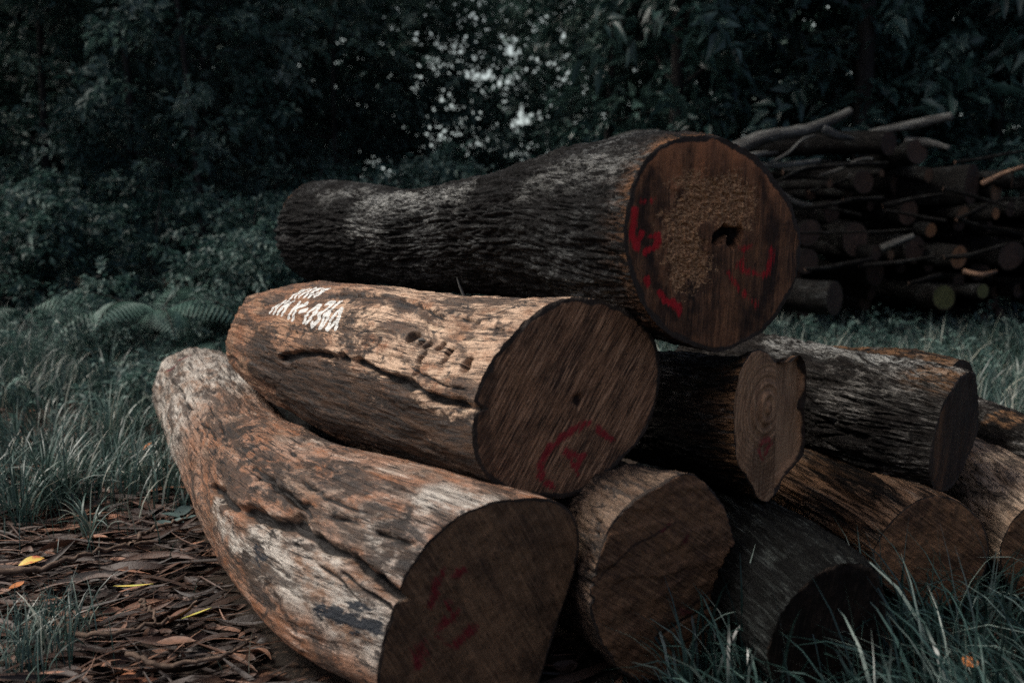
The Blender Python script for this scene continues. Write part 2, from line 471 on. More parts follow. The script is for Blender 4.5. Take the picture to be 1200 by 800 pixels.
class Log:
    """a felled log lofted from its sawn end (outline on the cut plane) back along its axis"""

    def __init__(s, name, label, center, az, el, outline, stations, nt=360, ns=420, seed=1, harm=14, cat="log", near_pow=1.6, group="felled logs in the front stack", foot=True):
        s.name, s.seed, s.nt, s.ns = name, seed, nt, ns
        s.c0 = at(*center)
        n = np.array([math.sin(R(az)) * math.cos(R(el)), -math.cos(R(az)) * math.cos(R(el)), math.sin(R(el))])
        s.e1, s.e2, s.n = frame(n)
        th = np.linspace(0, 2 * np.pi, nt, endpoint=False)
        s.th = th
        if isinstance(outline, (int, float)):
            r0 = np.full(nt, float(outline)) * (1 + 0.04 * np.cos(2 * th + seed) + 0.03 * np.cos(3 * th + seed * 2))
        else:
            poly = []
            for px, py in outline:
                d = at(px, py, 1.0) - CAM
                tt = ((s.c0 - CAM) @ s.n) / (d @ s.n)
                w = CAM + tt * d - s.c0
                poly.append((math.atan2(w @ s.e2, w @ s.e1) % (2 * math.pi), math.hypot(w @ s.e1, w @ s.e2)))
            poly.sort()
            pa = np.array([x[0] for x in poly]); pr = np.array([x[1] for x in poly])
            r0 = np.interp(th, np.concatenate([pa - 2 * np.pi, pa, pa + 2 * np.pi]), np.tile(pr, 3))
            F = np.fft.rfft(r0); k = np.arange(len(F)); F *= np.exp(-(k / harm) ** 2); r0 = np.fft.irfft(F, nt)
        s.r0 = r0
        shape = r0 / r0.mean()
        cs = [s.c0] + [at(*st[:3]) for st in stations]
        rs = [r0.mean()] + [st[3] for st in stations]
        rings = [s.c0 + np.cos(th)[:, None] * r0[:, None] * s.e1 + np.sin(th)[:, None] * r0[:, None] * s.e2]
        for i, st in enumerate(stations):
            a = cs[i]; b = cs[min(i + 2, len(cs) - 1)] if i + 2 < len(cs) else cs[i + 1]
            tn = cs[i] - cs[min(i + 2, len(cs) - 1)]
            tn = tn / np.linalg.norm(tn)
            if i == 0: tn = tn + s.n * 0.35
            e1, e2, _ = frame(tn)
            w = 0.8 / (i + 1.0)
            flat = st[4] if len(st) > 4 else 1.0
            r = st[3] * ((1 - w) + w * shape) * (1 + 0.03 * np.cos(2 * th + seed + i) + 0.025 * np.cos(3 * th + 2.1 * seed + i))
            rings.append(cs[i + 1] + np.cos(th)[:, None] * r[:, None] * e1 + flat * np.sin(th)[:, None] * r[:, None] * e2)
        s.cs, s.rs = np.array(cs), np.array(rs)
        if foot: FOOT.append((s.cs, s.rs))
        u = np.concatenate([[0], np.cumsum(np.linalg.norm(np.diff(s.cs, axis=0), axis=1))])
        s.L = u[-1]
        us = (np.linspace(0, 1, ns) ** 1.25) * s.L
        s.us = us
        s.P = catmull(np.array(rings), u, us)            # (ns, nt, 3)
        s.axis = catmull(s.cs, u, us)
        s.rm = np.interp(us, u, s.rs)
        rmean = s.rs.mean()
        s.lc = np.stack([np.broadcast_to(np.cos(th) * rmean, (ns, nt)), np.broadcast_to(np.sin(th) * rmean, (ns, nt)),
                         np.broadcast_to(us[:, None], (ns, nt))], -1) + seed * 3.7
        s.A = {k: np.zeros((ns, nt)) for k in ("warm", "pale", "dark", "blue", "crack", "white", "red")}
        s.disp = np.zeros((ns, nt))
        s.normals()
        s.proj = project(s.P)
        vis = ((s.P - CAM) * s.N).sum(-1) < 0
        s.vis = vis
        s.label, s.cat, s.group = label, cat, group
        s.fA = {}

    def normals(s):
        du = np.gradient(s.P, axis=0)
        dv = (np.roll(s.P, -1, 1) - np.roll(s.P, 1, 1))
        N = np.cross(dv, du)
        N /= np.maximum(np.linalg.norm(N, axis=-1, keepdims=True), 1e-9)
        out = s.P - s.axis[:, None, :]
        if (N * out).sum() < 0: N = -N
        s.N = N

    def surf(s, px, py):
        d = (s.proj[0] - px) ** 2 + (s.proj[1] - py) ** 2 + np.where(s.vis, 0, 1e6)
        i = np.unravel_index(np.argmin(d), d.shape)
        return s.P[i]

    def line(s, pts, jitter=0.0, freq=14, near=None):
        """distance of every vertex to the surface line through the given points"""
        pw = [s.surf(*p) for p in pts]
        V = s.P.reshape(-1, 3)
        pa = np.array(pw)
        sel = np.where(((V > pa.min(0) - 0.3) & (V < pa.max(0) + 0.3)).all(1))[0]   # only the neighbourhood of the line
        D = np.full(len(V), 9.0)
        V = V[sel]
        if jitter:
            V = V + jitter * np.stack([fbm(V * freq, 2, 91 + k) for k in range(3)], -1)
        D[sel] = seg_dist(V, pw)
        return D.reshape(s.ns, s.nt)

    def stroke(s, key, pts, w, amt=1.0, jitter=0.0, soft=0.5):
        d = s.line(pts, jitter)
        s.A[key] = np.maximum(s.A[key], amt * sstep(w * (1 + soft), w * (1 - soft), d))

    def crack(s, pts, w=0.006, depth=0.015, step=0.0, jitter=0.02):
        w, depth = w * 1.3, depth * 1.5
        d = s.line(pts, jitter, 9)
        d = d * (1 - .35 * vnoise(s.P * 16, 33))          # the gap opens and closes
        k = sstep(w * 1.8, w * 0.35, d)
        s.disp -= depth * k
        s.A["crack"] = np.maximum(s.A["crack"], sstep(w * 1.5, w * 0.5, d))
        if step:
            pw = np.array([s.surf(*p) for p in pts])
            best = np.full((s.ns, s.nt), 9.0); pz = np.zeros((s.ns, s.nt))
            for q in pw:
                dd = np.linalg.norm(s.P - q, axis=-1)
                pz = np.where(dd < best, q[2], pz); best = np.minimum(best, dd)
            side = s.P[..., 2] - pz
            s.disp += step * sstep(0.0, 0.01, side) * np.exp(-d / 0.10)

    def bark(s, fx=32, st=0.22, amp=0.012, width=0.32, warp=0.5, lump=0.01, rough=0.004):
        """wavy ridges of broken plates between fissures, crumbly on top"""
        q = s.lc * np.array([fx, fx, fx * st])
        q = q + warp * np.stack([fbm(q * 0.35, 2, s.seed + 50 + k) for k in range(3)], -1) * 1.8
        f1, f2 = worley(q, s.seed)
        h = sstep(0.0, width, f2 - f1)
        ridge = 1 - np.abs(2.2 * fbm(q * np.array([.55, .55, .32]) + 9.1, 3, s.seed + 17))
        amp_var = 0.5 + 0.8 * sstep(-0.4, 0.4, fbm(s.lc * 4.0, 2, s.seed + 70))
        edge = (0.30 + 0.70 * sstep(0.0, 0.07, s.us))[:, None]
        crumb = fbm(s.lc * np.array([75, 75, 60]), 3, s.seed + 3, 0.7)
        s.disp += edge * (amp * amp_var * (0.55 * (h - 0.8) + 0.6 * ridge - .3) + rough * 1.5 * crumb) + lump * fbm(s.lc * np.array([5, 5, 2.5]), 3, s.seed + 5)

    def bare(s, lump=0.012, fib=0.003, fx=30, st=0.1, flake=0.004):
        q = s.lc * np.array([fx, fx, fx * st])
        q = q + 0.8 * fbm(q * .3, 2, s.seed)[..., None]
        s.disp += lump * fbm(s.lc * np.array([5, 5, 2.2]), 3, s.seed + 5)
        s.disp += fib * fbm(q, 4, s.seed + 8, 0.6)
        k = fbm(s.lc * np.array([11, 11, 1.5]), 4, s.seed + 14, .6)
        s.disp += flake * (sstep(-.06, -.02, k) + sstep(.10, .14, k) - 1)         # shallow flaked layers
        s.disp += .0018 * fbm(s.lc * np.array([90, 90, 30]), 2, s.seed + 15)
        s.disp *= (0.4 + 0.6 * sstep(0.0, 0.10, s.us))[:, None]

    def build(s, m_side, m_cut, face=None, nr=90, rim_w=0.02, chip=0.0, pith=(0, 0), far_mat=None):
        s.disp[:1] += 0
        P = s.P + s.N * s.disp[..., None]
        # worn edge at the far end
        tail = sstep(s.L - 0.06, s.L, s.us)
        P = P + (s.axis[:, None] - P) * (0.14 * tail ** 2)[:, None, None]
        lead = np.exp(-s.us / 0.012)
        P = P + (s.axis[:, None] - P) * (0.006 * lead)[:, None, None]
        if chip:
            cz = 1.1 * chip * np.abs(fbm(np.stack([np.cos(s.th) * 6, np.sin(s.th) * 6, s.th * 0], -1), 4, s.seed + 31))
            P[:4] -= (s.n * cz[None, :, None]) * np.array([1, .7, .4, .2])[:, None, None]
        ns, nt = s.ns, s.nt
        root = thing(s.name, s.label, s.cat, Vector(s.c0 - np.array([0, 0, s.r0.mean()])), s.group)
        ii, jj = np.meshgrid(np.arange(ns - 1), np.arange(nt), indexing='ij')
        j2 = (jj + 1) % nt
        F = np.stack([ii * nt + jj, ii * nt + j2, (ii + 1) * nt + j2, (ii + 1) * nt + jj], -1).reshape(-1, 4)[:, ::-1]
        m = np_mesh("bark", P, F, True, {k: v for k, v in s.A.items()}, {"lc": s.lc})
        link("bark", m, m_side, root)
        # sawn end
        rim = P[0]
        cen = s.c0
        rho = np.linspace(0, 1, nr) ** 0.8
        off = (rim - cen) @ s.n
        flat = rim - off[:, None] * s.n
        Q = cen + (flat[None] - cen) * rho[:, None, None]
        near_rim = np.exp(-((1 - rho)[:, None] * np.linalg.norm(flat - cen, axis=1)[None]) / 0.005)
        Q = Q + (near_rim * off[None])[..., None] * s.n
        loc = np.stack([(Q - cen) @ s.e1, (Q - cen) @ s.e2, np.zeros(Q.shape[:2])], -1)
        pw = np.array([pith[0], pith[1], 0])
        A = {k: np.zeros((nr, nt)) for k in ("warm", "rough", "stain", "rim", "red")}
        rr = np.linalg.norm(rim - cen, axis=1)
        edge = (1 - rho)[:, None] * rr[None]
        ed = edge + min(.012, rim_w * .6) * fbm(loc * 22, 3, s.seed + 11)
        A["rim"] = sstep(rim_w, rim_w * 0.35, ed)
        dz = 0.004 * fbm(loc * 9, 3, s.seed + 21) * sstep(0, 0.02, edge)
        s.Q, s.loc, s.edge = Q, loc, edge
        if face:
            dz = dz + face(s, A, Q, loc, edge)
        dz = dz * sstep(0.0, 0.006, edge)
        Q = Q + dz[..., None] * s.n
        ii, jj = np.meshgrid(np.arange(nr - 1), np.arange(nt), indexing='ij')
        j2 = (jj + 1) % nt
        F = np.stack([ii * nt + jj, (ii + 1) * nt + jj, (ii + 1) * nt + j2, ii * nt + j2], -1).reshape(-1, 4)
        m = np_mesh("cut_face", Q, F, True, A, {"lc": loc + s.seed * 2.3, "pith": (loc - pw)})
        link("cut_face", m, m_cut, root)
        # far sawn end
        rim = P[-1]; cen = rim.mean(0)
        rho = np.linspace(0, 1, 12)
        Q = cen + (rim[None] - cen) * rho[:, None, None]
        loc = Q - cen
        F = np.stack([ii * nt + jj, (ii + 1) * nt + jj, (ii + 1) * nt + j2, ii * nt + j2], -1)[:11].reshape(-1, 4)[:, ::-1]
        B = {k: np.zeros((12, nt)) for k in ("warm", "rough", "stain", "rim", "red")}
        m = np_mesh("cut_face", Q, F, True, B, {"lc": loc + 3, "pith": loc})
        link("cut_face", m, far_mat or m_cut, root)
        s.root = root
        return root

    def fpt(s, px, py):
        d = at(px, py, 1.0) - CAM
        tt = ((s.c0 - CAM) @ s.n) / (d @ s.n)
        return CAM + tt * d

    def fstroke(s, A, key, pts, w, amt=1.0, soft=0.6, jit=0.01, freq=30):
        if key == "red": soft, w = 1.0, w * 1.15            # sprayed: soft fading edges
        V = s.Q.reshape(-1, 3)
        if jit: V = V + jit * np.stack([fbm(V * freq, 3, 61 + k) for k in range(3)], -1)
        d = seg_dist(V, [s.fpt(*p) for p in pts]).reshape(s.Q.shape[:2])
        A[key] = np.maximum(A[key], amt * sstep(w * (1 + soft), w * max(0, 1 - soft), d))
        return d


# materials of the front stack
M_bark_black = mat_bark("black_furrowed_bark", (0.0035, 0.0035, 0.0035), (0.014, 0.0135, 0.0135), (0.17, 0.18, 0.178), lichen=0.42, spec=0.07, fleck=.45)
M_bark_fine = mat_bark("fine_black_bark", (0.002, 0.0022, 0.0022), (0.006, 0.0066, 0.0066), (0.10, 0.115, 0.11), stretch=0.06, lichen=0.35, spec=0.08, fleck=.75, sharp=(.44, .58))  # black bark, darkened more to stand in for the shadow on it
M_bark_brown = mat_bark("brown_flaking_bark", (0.0045, 0.004, 0.0038), (0.019, 0.016, 0.014), (0.25, 0.24, 0.22), warm=(0.24, 0.13, 0.065), stretch=0.13, lichen=0.7, spec=0.08)
M_bark_stripe = mat_bark("striped_inner_bark", (0.006, 0.005, 0.0045), (0.17, 0.105, 0.066), (0.30, 0.25, 0.20), warm=(0.30, 0.16, 0.08), stretch=0.06, lichen=0.4, scale=.62, sharp=(0.47, 0.54), spec=0.08, fleck=0.2)
M_bare_grey = mat_bare("weathered_grey_wood", (0.19, 0.115, 0.073), (0.23, 0.092, 0.038), (0.45, 0.42, 0.37))
M_bare_tan = mat_bare("weathered_tan_wood", (0.25, 0.14, 0.082), (0.22, 0.085, 0.036), (0.56, 0.40, 0.28))
M_bare_dark = mat_bare("shaded_brown_wood", (0.06, 0.037, 0.024), (0.09, 0.048, 0.026), (0.20, 0.14, 0.098))  # brown side colour darkened in place of the shade on this log
M_bare_pale = mat_bare("pale_brown_wood", (0.27, 0.19, 0.13), (0.28, 0.16, 0.09), (0.42, 0.34, 0.26))
M_cut_A = mat_cut("dark_wet_sawn_end", (0.075, 0.042, 0.022), (0.21, 0.118, 0.060), (0.44, 0.26, 0.14), R(-28), 0.30, 0.08, red=(0.16, 0.008, 0.014))
M_cut_B = mat_cut("saw_scored_end", (0.075, 0.035, 0.018), (0.28, 0.138, 0.068), (0.64, 0.36, 0.20), R(33), 0.85, 0.05, red=(0.27, 0.010, 0.018))
M_cut_C = mat_cut("rough_brown_sawn_end", (0.085, 0.041, 0.021), (0.24, 0.120, 0.056), (0.44, 0.245, 0.125), R(-55), 0.45, 0.10, red=(0.10, 0.012, 0.012))
M_cut_D = mat_cut("streaked_red_sawn_end", (0.040, 0.020, 0.011), (0.24, 0.105, 0.046), (0.44, 0.21, 0.10), R(2), 0.40, 0.0, warm=(0.50, 0.20, 0.085), red=(0.50, 0.010, 0.018))
M_cut_E = mat_cut("ringed_split_end", (0.28, 0.135, 0.065), (0.60, 0.32, 0.16), (0.74, 0.48, 0.28), R(8), 0.45, 0.36, 19, warm=(0.66, 0.38, 0.20), red=(0.30, 0.03, 0.03))
M_cut_black = mat_cut("black_sawn_end", (0.008, 0.006, 0.005), (0.022, 0.014, 0.010), (0.06, 0.04, 0.026), R(12), 0.4, 0.2, spec=.1)  # near black sawn end colour
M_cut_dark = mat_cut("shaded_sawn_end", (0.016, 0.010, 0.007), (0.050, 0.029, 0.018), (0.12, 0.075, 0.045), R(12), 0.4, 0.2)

# ---- A: pale curved log on the ground, front left
oA = zpts(430, 560, 3.333, [(640, 80), (720, 80), (770, 100), (810, 140), (832, 200), (830, 270), (815, 350), (790, 430), (760, 510), (735, 580), (710, 660), (695, 740),
    (670, 820), (630, 890), (560, 935), (450, 955), (300, 945), (170, 920), (80, 880), (25, 810), (40, 720), (65, 620), (95, 540), (115, 470), (150, 400), (190, 320), (250, 240), (320, 180), (400, 130), (490, 95), (560, 85)])
A_ = Log("felled_log", "pale curved barkless log lying lowest at the front left of the stack", (560, 712, 2.76), 26, 0, oA,
    [(452, 668, 2.99, .305), (350, 610, 3.5, .285), (290, 551, 4.2, .25), (243, 476, 5.3, .25), (226, 451, 5.85, .235)], nt=440, ns=620, seed=1)
A_.bare(0.018, 0.0045, flake=.0035)
# main ragged crack with a lifted flake above it, and the finer ones
A_.crack([(247, 565), (262, 590), (290, 600), (320, 612), (345, 612), (375, 632), (402, 645), (430, 668), (460, 695)], 0.0115, 0.026, 0.007, 0.02)
A_.crack([(190, 440), (212, 455), (222, 478), (240, 498), (258, 520)], 0.004, 0.010, 0, 0.014)
A_.crack([(255, 425), (275, 442), (284, 452)], 0.004, 0.012, 0, 0.01)
A_.crack([(290, 510), (318, 535), (350, 562), (385, 580), (415, 598)], 0.004, 0.012, 0, 0.018)
A_.crack([(296, 548), (325, 570), (350, 590), (372, 612)], 0.005, 0.012, 0, 0.012)
A_.crack([(345, 635), (372, 660), (400, 682), (420, 700)], 0.003, 0.007, 0, 0.012)
A_.crack([(400, 672), (430, 690), (456, 712)], 0.004, 0.010, 0, 0.012)
A_.crack([(415, 650), (445, 680), (468, 700)], 0.004, 0.010, 0, 0.012)
A_.crack([(240, 470), (262, 500), (268, 520)], 0.003, 0.006, 0, 0.01)
nz = fbm(A_.lc * np.array([4, 4, 3]), 3, 77)
A_.A["pale"] = np.clip(0.15 + 1.5 * sstep(1.9, 2.7, A_.us)[:, None] + 0.3 * nz, 0, 1)
A_.A["warm"] = np.clip(1.15 * sstep(2.6, 1.9, A_.us)[:, None] * (0.9 + 0.5 * nz), 0, 1)
for pts, w in [([(300, 640), (340, 660), (380, 690), (430, 735)], 0.10), ([(250, 600), (290, 650)], 0.05), ([(500, 585), (560, 590)], 0.07), ([(440, 610), (470, 640)], 0.07)]:
    A_.stroke("pale", pts, w, 1.0, 0.04, 0.6)
for pts in [[(300, 640), (340, 660), (380, 690), (430, 735)]]:
    A_.A["warm"] *= 1 - 0.9 * sstep(0.14, 0.06, A_.line(pts, 0.04))
for pts, w, am in [([(268, 500), (285, 515)], 0.05, .75), ([(300, 540), (320, 560)], 0.05, .6), ([(240, 455), (255, 460)], 0.04, .55), ([(355, 540), (420, 560)], 0.05, .5),
                   ([(430, 600), (470, 610)], 0.05, .6), ([(420, 640), (450, 655)], 0.04, .6), ([(285, 660), (305, 690), (340, 720)], 0.04, .5)]:
    A_.stroke("dark", pts, w, am, 0.05, 0.7)
A_.crack([(300, 560), (345, 585), (390, 605), (440, 622), (490, 640)], 0.005, 0.014, 0.004, 0.02)
A_.crack([(330, 520), (380, 548), (430, 566), (500, 580)], 0.004, 0.010, 0, 0.02)
for pts, w, am in [([(285, 505), (292, 540)], .03, .8), ([(325, 560), (345, 590)], .04, .7), ([(395, 560), (440, 575)], .035, .7), ([(470, 620), (480, 650)], .04, .75)]:
    A_.stroke("dark", pts, w, am, 0.05, 0.8)
A_.stroke("blue", [(300, 642), (306, 655)], 0.028, 0.62, 0.02, 0.6)
A_.stroke("blue", [(365, 712), (385, 722), (405, 725)], 0.028, 0.56, 0.03, 0.6)
A_.stroke("blue", [(405, 728), (428, 720), (440, 735)], 0.038, 0.62, 0.03, 0.6)
A_.stroke("red", [(196, 433), (205, 428)], 0.016, 0.9, 0.015, 0.5)
A_.stroke("red", [(212, 422), (222, 417)], 0.016, 0.9, 0.015, 0.5)


def face_A(s, A, Q, loc, edge):
    for pts, w in [([(522, 668), (510, 690), (506, 705)], .014), ([(543, 668), (533, 678)], .012), ([(524, 705), (526, 712)], .012), ([(535, 718), (516, 738)], .016),
                   ([(553, 735), (536, 752)], .018), ([(494, 762), (490, 778)], .022), ([(512, 748), (530, 755)], .008)]:
        s.fstroke(A, "red", pts, w, 0.8, .7, 0.015)
    A["warm"] = 0.25 * sstep(0.05, 0.0, edge)
    return 0.003 * fbm(loc * 40, 3, 3)


A_.build(M_bare_grey, M_cut_A, face_A, 110, 0.012, 0.006)

# ---- B: tan log with the white numbers, resting on A
oB = zpts(540, 340, 3.076, [(430, 25), (500, 38), (570, 60), (630, 90), (680, 140), (710, 200), (722, 270), (715, 370), (695, 450), (660, 520), (600, 590), (540, 650), (480, 715),
    (430, 740), (370, 750), (260, 745), (180, 725), (110, 690), (60, 630), (40, 560), (38, 480), (60, 390), (90, 300), (130, 230), (190, 160), (260, 85), (330, 45)])
B_ = Log("felled_log", "tan barkless log with white hand painted numbers on its upper side", (662, 465, 3.0), 27, 3, oB,
    [(600, 460, 3.2, .31), (500, 440, 3.65, .315), (400, 416, 4.2, .30), (342, 400, 4.6, .265), (321, 394, 4.8, .24)], nt=440, ns=620, seed=2)
B_.bare(0.022, 0.006, flake=.004)
B_.crack([(330, 418), (375, 415), (420, 425), (460, 443), (500, 460), (545, 475), (556, 478)], 0.010, 0.022, 0.008, 0.016)
B_.crack([(395, 344), (440, 345), (480, 352), (520, 372), (560, 376)], 0.005, 0.012, 0.004, 0.016)
B_.crack([(500, 440), (530, 452), (556, 462)], 0.003, 0.008, 0, 0.01)
B_.crack([(470, 425), (500, 442)], 0.003, 0.006, 0, 0.01)
B_.crack([(540, 372), (570, 380), (590, 388)], 0.003, 0.006, 0, 0.01)
nz = fbm(B_.lc * np.array([4, 4, 3]), 3, 78)
B_.A["pale"] = np.clip(sstep(0.05, 0.5, B_.us)[:, None] * 0 + 0.9 * sstep(1.5, 0.7, B_.us)[:, None] + 0.35 * nz + .1, 0, 1)
B_.A["warm"] = np.clip(0.35 + 0.5 * nz + 0.4 * sstep(1.2, 2.0, B_.us)[:, None], 0, 1)
B_.stroke("warm", [(280, 385), (285, 405)], 0.05, 1.0, 0.02)
B_.stroke("warm", [(312, 432), (325, 438)], 0.03, 1.0, 0.02)
B_.stroke("warm", [(420, 400), (450, 420)], 0.05, 1.0, 0.04)
for pts, w, am in [([(300, 425), (360, 440), (430, 465), (500, 500), (560, 530)], 0.085, .85), ([(330, 455), (400, 490), (470, 520), (550, 555)], 0.13, 1.1),  # first two bands paint the unlit underside, the others are stains
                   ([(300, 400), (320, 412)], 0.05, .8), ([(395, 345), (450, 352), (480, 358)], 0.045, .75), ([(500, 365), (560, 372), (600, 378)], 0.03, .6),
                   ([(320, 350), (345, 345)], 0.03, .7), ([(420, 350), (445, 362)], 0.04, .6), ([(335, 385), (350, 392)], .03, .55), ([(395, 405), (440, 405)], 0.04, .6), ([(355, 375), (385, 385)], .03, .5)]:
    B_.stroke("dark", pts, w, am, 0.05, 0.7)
# bore holes and hollows
for px, py, w, dp in [(480, 393, .016, .03), (485, 391, .012, .02), (491, 398, .010, .02), (498, 402, .011, .02), (512, 402, .013, .035), (523, 410, .012, .03), (519, 421, .011, .025),
                      (489, 420, .012, .035), (489, 428, .012, .035), (489, 436, .010, .03), (546, 429, .017, .04), (495, 413, .009, .012)]:
    w *= 1.4
    d = B_.line([(px, py)], 0.008, 40)
    k = sstep(w * 1.25, w * 0.7, d)
    B_.disp -= dp * k
    B_.A["crack"] = np.maximum(B_.A["crack"], sstep(w * 0.95, w * 0.55, d))


def L2(pts): return [(310 + a / 12, 330 + b / 12) for a, b in pts]


for pts in [[(85, 430), (265, 262)], [(140, 440), (310, 265)], [(195, 445), (355, 280)], [(250, 455), (400, 275)], [(300, 380), (330, 300)], [(325, 495), (480, 300)], [(375, 515), (425, 425)],
            [(400, 390), (590, 300)], [(450, 372), (510, 330)], [(505, 410), (580, 390)],
            [(525, 548), (560, 470), (740, 315), (765, 315), (680, 450), (560, 555)], [(720, 430), (690, 440)],
            [(855, 300), (960, 282), (800, 425), (760, 440), (745, 520), (640, 600), (635, 555)],
            [(1045, 272), (835, 455), (745, 615), (775, 630), (870, 500), (895, 440), (840, 450)],
            [(1055, 365), (940, 480), (855, 630), (880, 650), (1000, 520), (1075, 400), (1055, 365)], [(1065, 430), (975, 635)]]:
    B_.stroke("white", L2(pts), 0.0112, 1.0, 0.004, 0.4)
for pts in [[(355, 208), (600, 105)], [(430, 210), (700, 90)], [(500, 208), (760, 98)], [(565, 222), (800, 100)], [(640, 220), (830, 115)], [(725, 208), (840, 125)], [(820, 112), (920, 102)]]:
    B_.stroke("white", L2(pts), 0.0112, 1.0, 0.004, 0.4)


def face_B(s, A, Q, loc, edge):
    for pts, w in [([(635, 560), (636, 540), (645, 525), (660, 512), (672, 503), (690, 496)], .012), ([(702, 502), (716, 515)], .012), ([(664, 530), (684, 534)], .014),
                   ([(664, 530), (672, 545), (677, 556)], .009), ([(640, 566), (648, 570)], .012), ([(684, 534), (676, 548)], .010)]:
        s.fstroke(A, "red", pts, w, 0.85, .6, 0.012)
    k = sstep(.03, .008, s.fstroke(A, "stain", [(678, 470)], .018, .9))
    s.fstroke(A, "stain", [(575, 440), (566, 500), (575, 550)], .03, .6, .8, .03)
    A["warm"] = 0.4 * sstep(.12, .02, np.linalg.norm(Q - s.fpt(618, 450), axis=-1))
    return -0.012 * k + 0.002 * fbm(loc * 40, 3, 4)


B_.build(M_bare_tan, M_cut_B, face_B, 110, 0.024, 0.010)

# ---- C: short brown log wedged under B
oC = zpts(660, 540, 3.077, [(455, 30), (500, 55), (545, 110), (590, 180), (612, 250), (628, 350), (618, 450), (600, 540), (560, 620), (500, 700), (430, 765), (370, 790), (290, 795), (230, 770),
    (170, 710), (125, 640), (95, 560), (90, 480), (105, 400), (130, 310), (170, 230), (230, 160), (320, 100), (400, 50)])
C_ = Log("felled_log", "brown log with a rough tilted oval end, wedged on the ground beneath the numbered log", (777, 676, 2.95), 33, 0, oC,
    [(742, 655, 3.12, .285), (690, 628, 3.4, .27), (640, 590, 3.8, .25)], nt=360, ns=260, seed=3)
C_.bare(0.014, 0.005)
C_.bark(20, 0.3, 0.006, 0.3)
for k in range(7):
    y = 600 + k * 16
    C_.crack([(672 + 2 * k, y), (690 + k, y + 6), (700, y + 10)], 0.004, 0.010, 0, 0.02)
C_.A["pale"][:] = 0.6; C_.A["warm"][:] = 0.4


def face_C(s, A, Q, loc, edge):
    for pts, w in [([(803, 628), (800, 634)], .012), ([(798, 716), (808, 717)], .014), ([(773, 620), (782, 612)], .006)]:
        s.fstroke(A, "red", pts, w, 0.7, .8, 0.01)
    d1 = s.fstroke(A, "stain", [(800, 715), (835, 690), (860, 665)], .008, .8, .8, .006)
    d2 = s.fstroke(A, "stain", [(770, 745), (800, 725), (850, 700)], .004, .9, .6, .003)
    d3 = s.fstroke(A, "stain", [(700, 680), (740, 640), (790, 610)], .006, .7, .8, .006)
    s.fstroke(A, "stain", [(770, 735), (800, 715), (830, 690)], .03, .6, .9, .03)
    A["warm"] = 0.45 * sstep(.25, .0, np.linalg.norm(Q - s.fpt(790, 650), axis=-1)) + .2 * sstep(.03, 0, edge)
    return 0.006 * sstep(-.3, .3, fbm(loc * np.array([8, 20, 1]), 3, 8)) + 0.003 * fbm(loc * 45, 3, 4) - .006 * sstep(.012, 0, d2)


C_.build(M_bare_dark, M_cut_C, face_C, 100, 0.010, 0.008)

# ---- D: black barked log on top
oD = zpts(715, 145, 2.855, [(290, 35), (370, 42), (440, 75), (510, 130), (570, 210), (615, 290), (638, 380), (632, 480), (610, 560), (575, 620), (530, 680), (440, 735), (380, 765), (300, 755),
    (220, 720), (150, 655), (95, 570), (60, 460), (48, 360), (58, 260), (85, 170), (130, 95), (200, 55)])
D_ = Log("felled_log", "black barked log on top of the stack, its round end splashed with red paint", (833, 285, 3.05), 24, 0, oD,
    [(775, 279, 3.25, .325), (690, 268, 3.6, .305), (590, 273, 4.1, .262), (500, 279, 4.6, .235), (430, 273, 5.1, .25), (388, 273, 5.4, .272), (369, 272, 5.55, .262)],
    nt=480, ns=760, seed=4, foot=False)
D_.bark(43, 0.12, 0.018, 0.36, 0.9, 0.014, 0.004)
D_.stroke("pale", [(420, 240), (470, 235), (520, 228), (540, 226)], 0.06, 0.62, 0.07, 0.9)
D_.stroke("pale", [(380, 228), (440, 222)], 0.04, 0.35, 0.05, 0.7)
D_.stroke("pale", [(410, 262), (440, 275)], 0.05, 0.5, 0.05, 0.7)
D_.stroke("pale", [(620, 215), (740, 185)], 0.06, 0.3, 0.06, 0.8)
D_.A["warm"] = np.maximum(D_.A["warm"], (np.exp(-D_.us / 0.045)[:, None] * (0.8 + 0.4 * np.sign(np.cos(D_.th - 2.6))[None])).clip(0, 1))
D_.stroke("warm", [(350, 215), (335, 235)], 0.05, 0.7, 0.04)


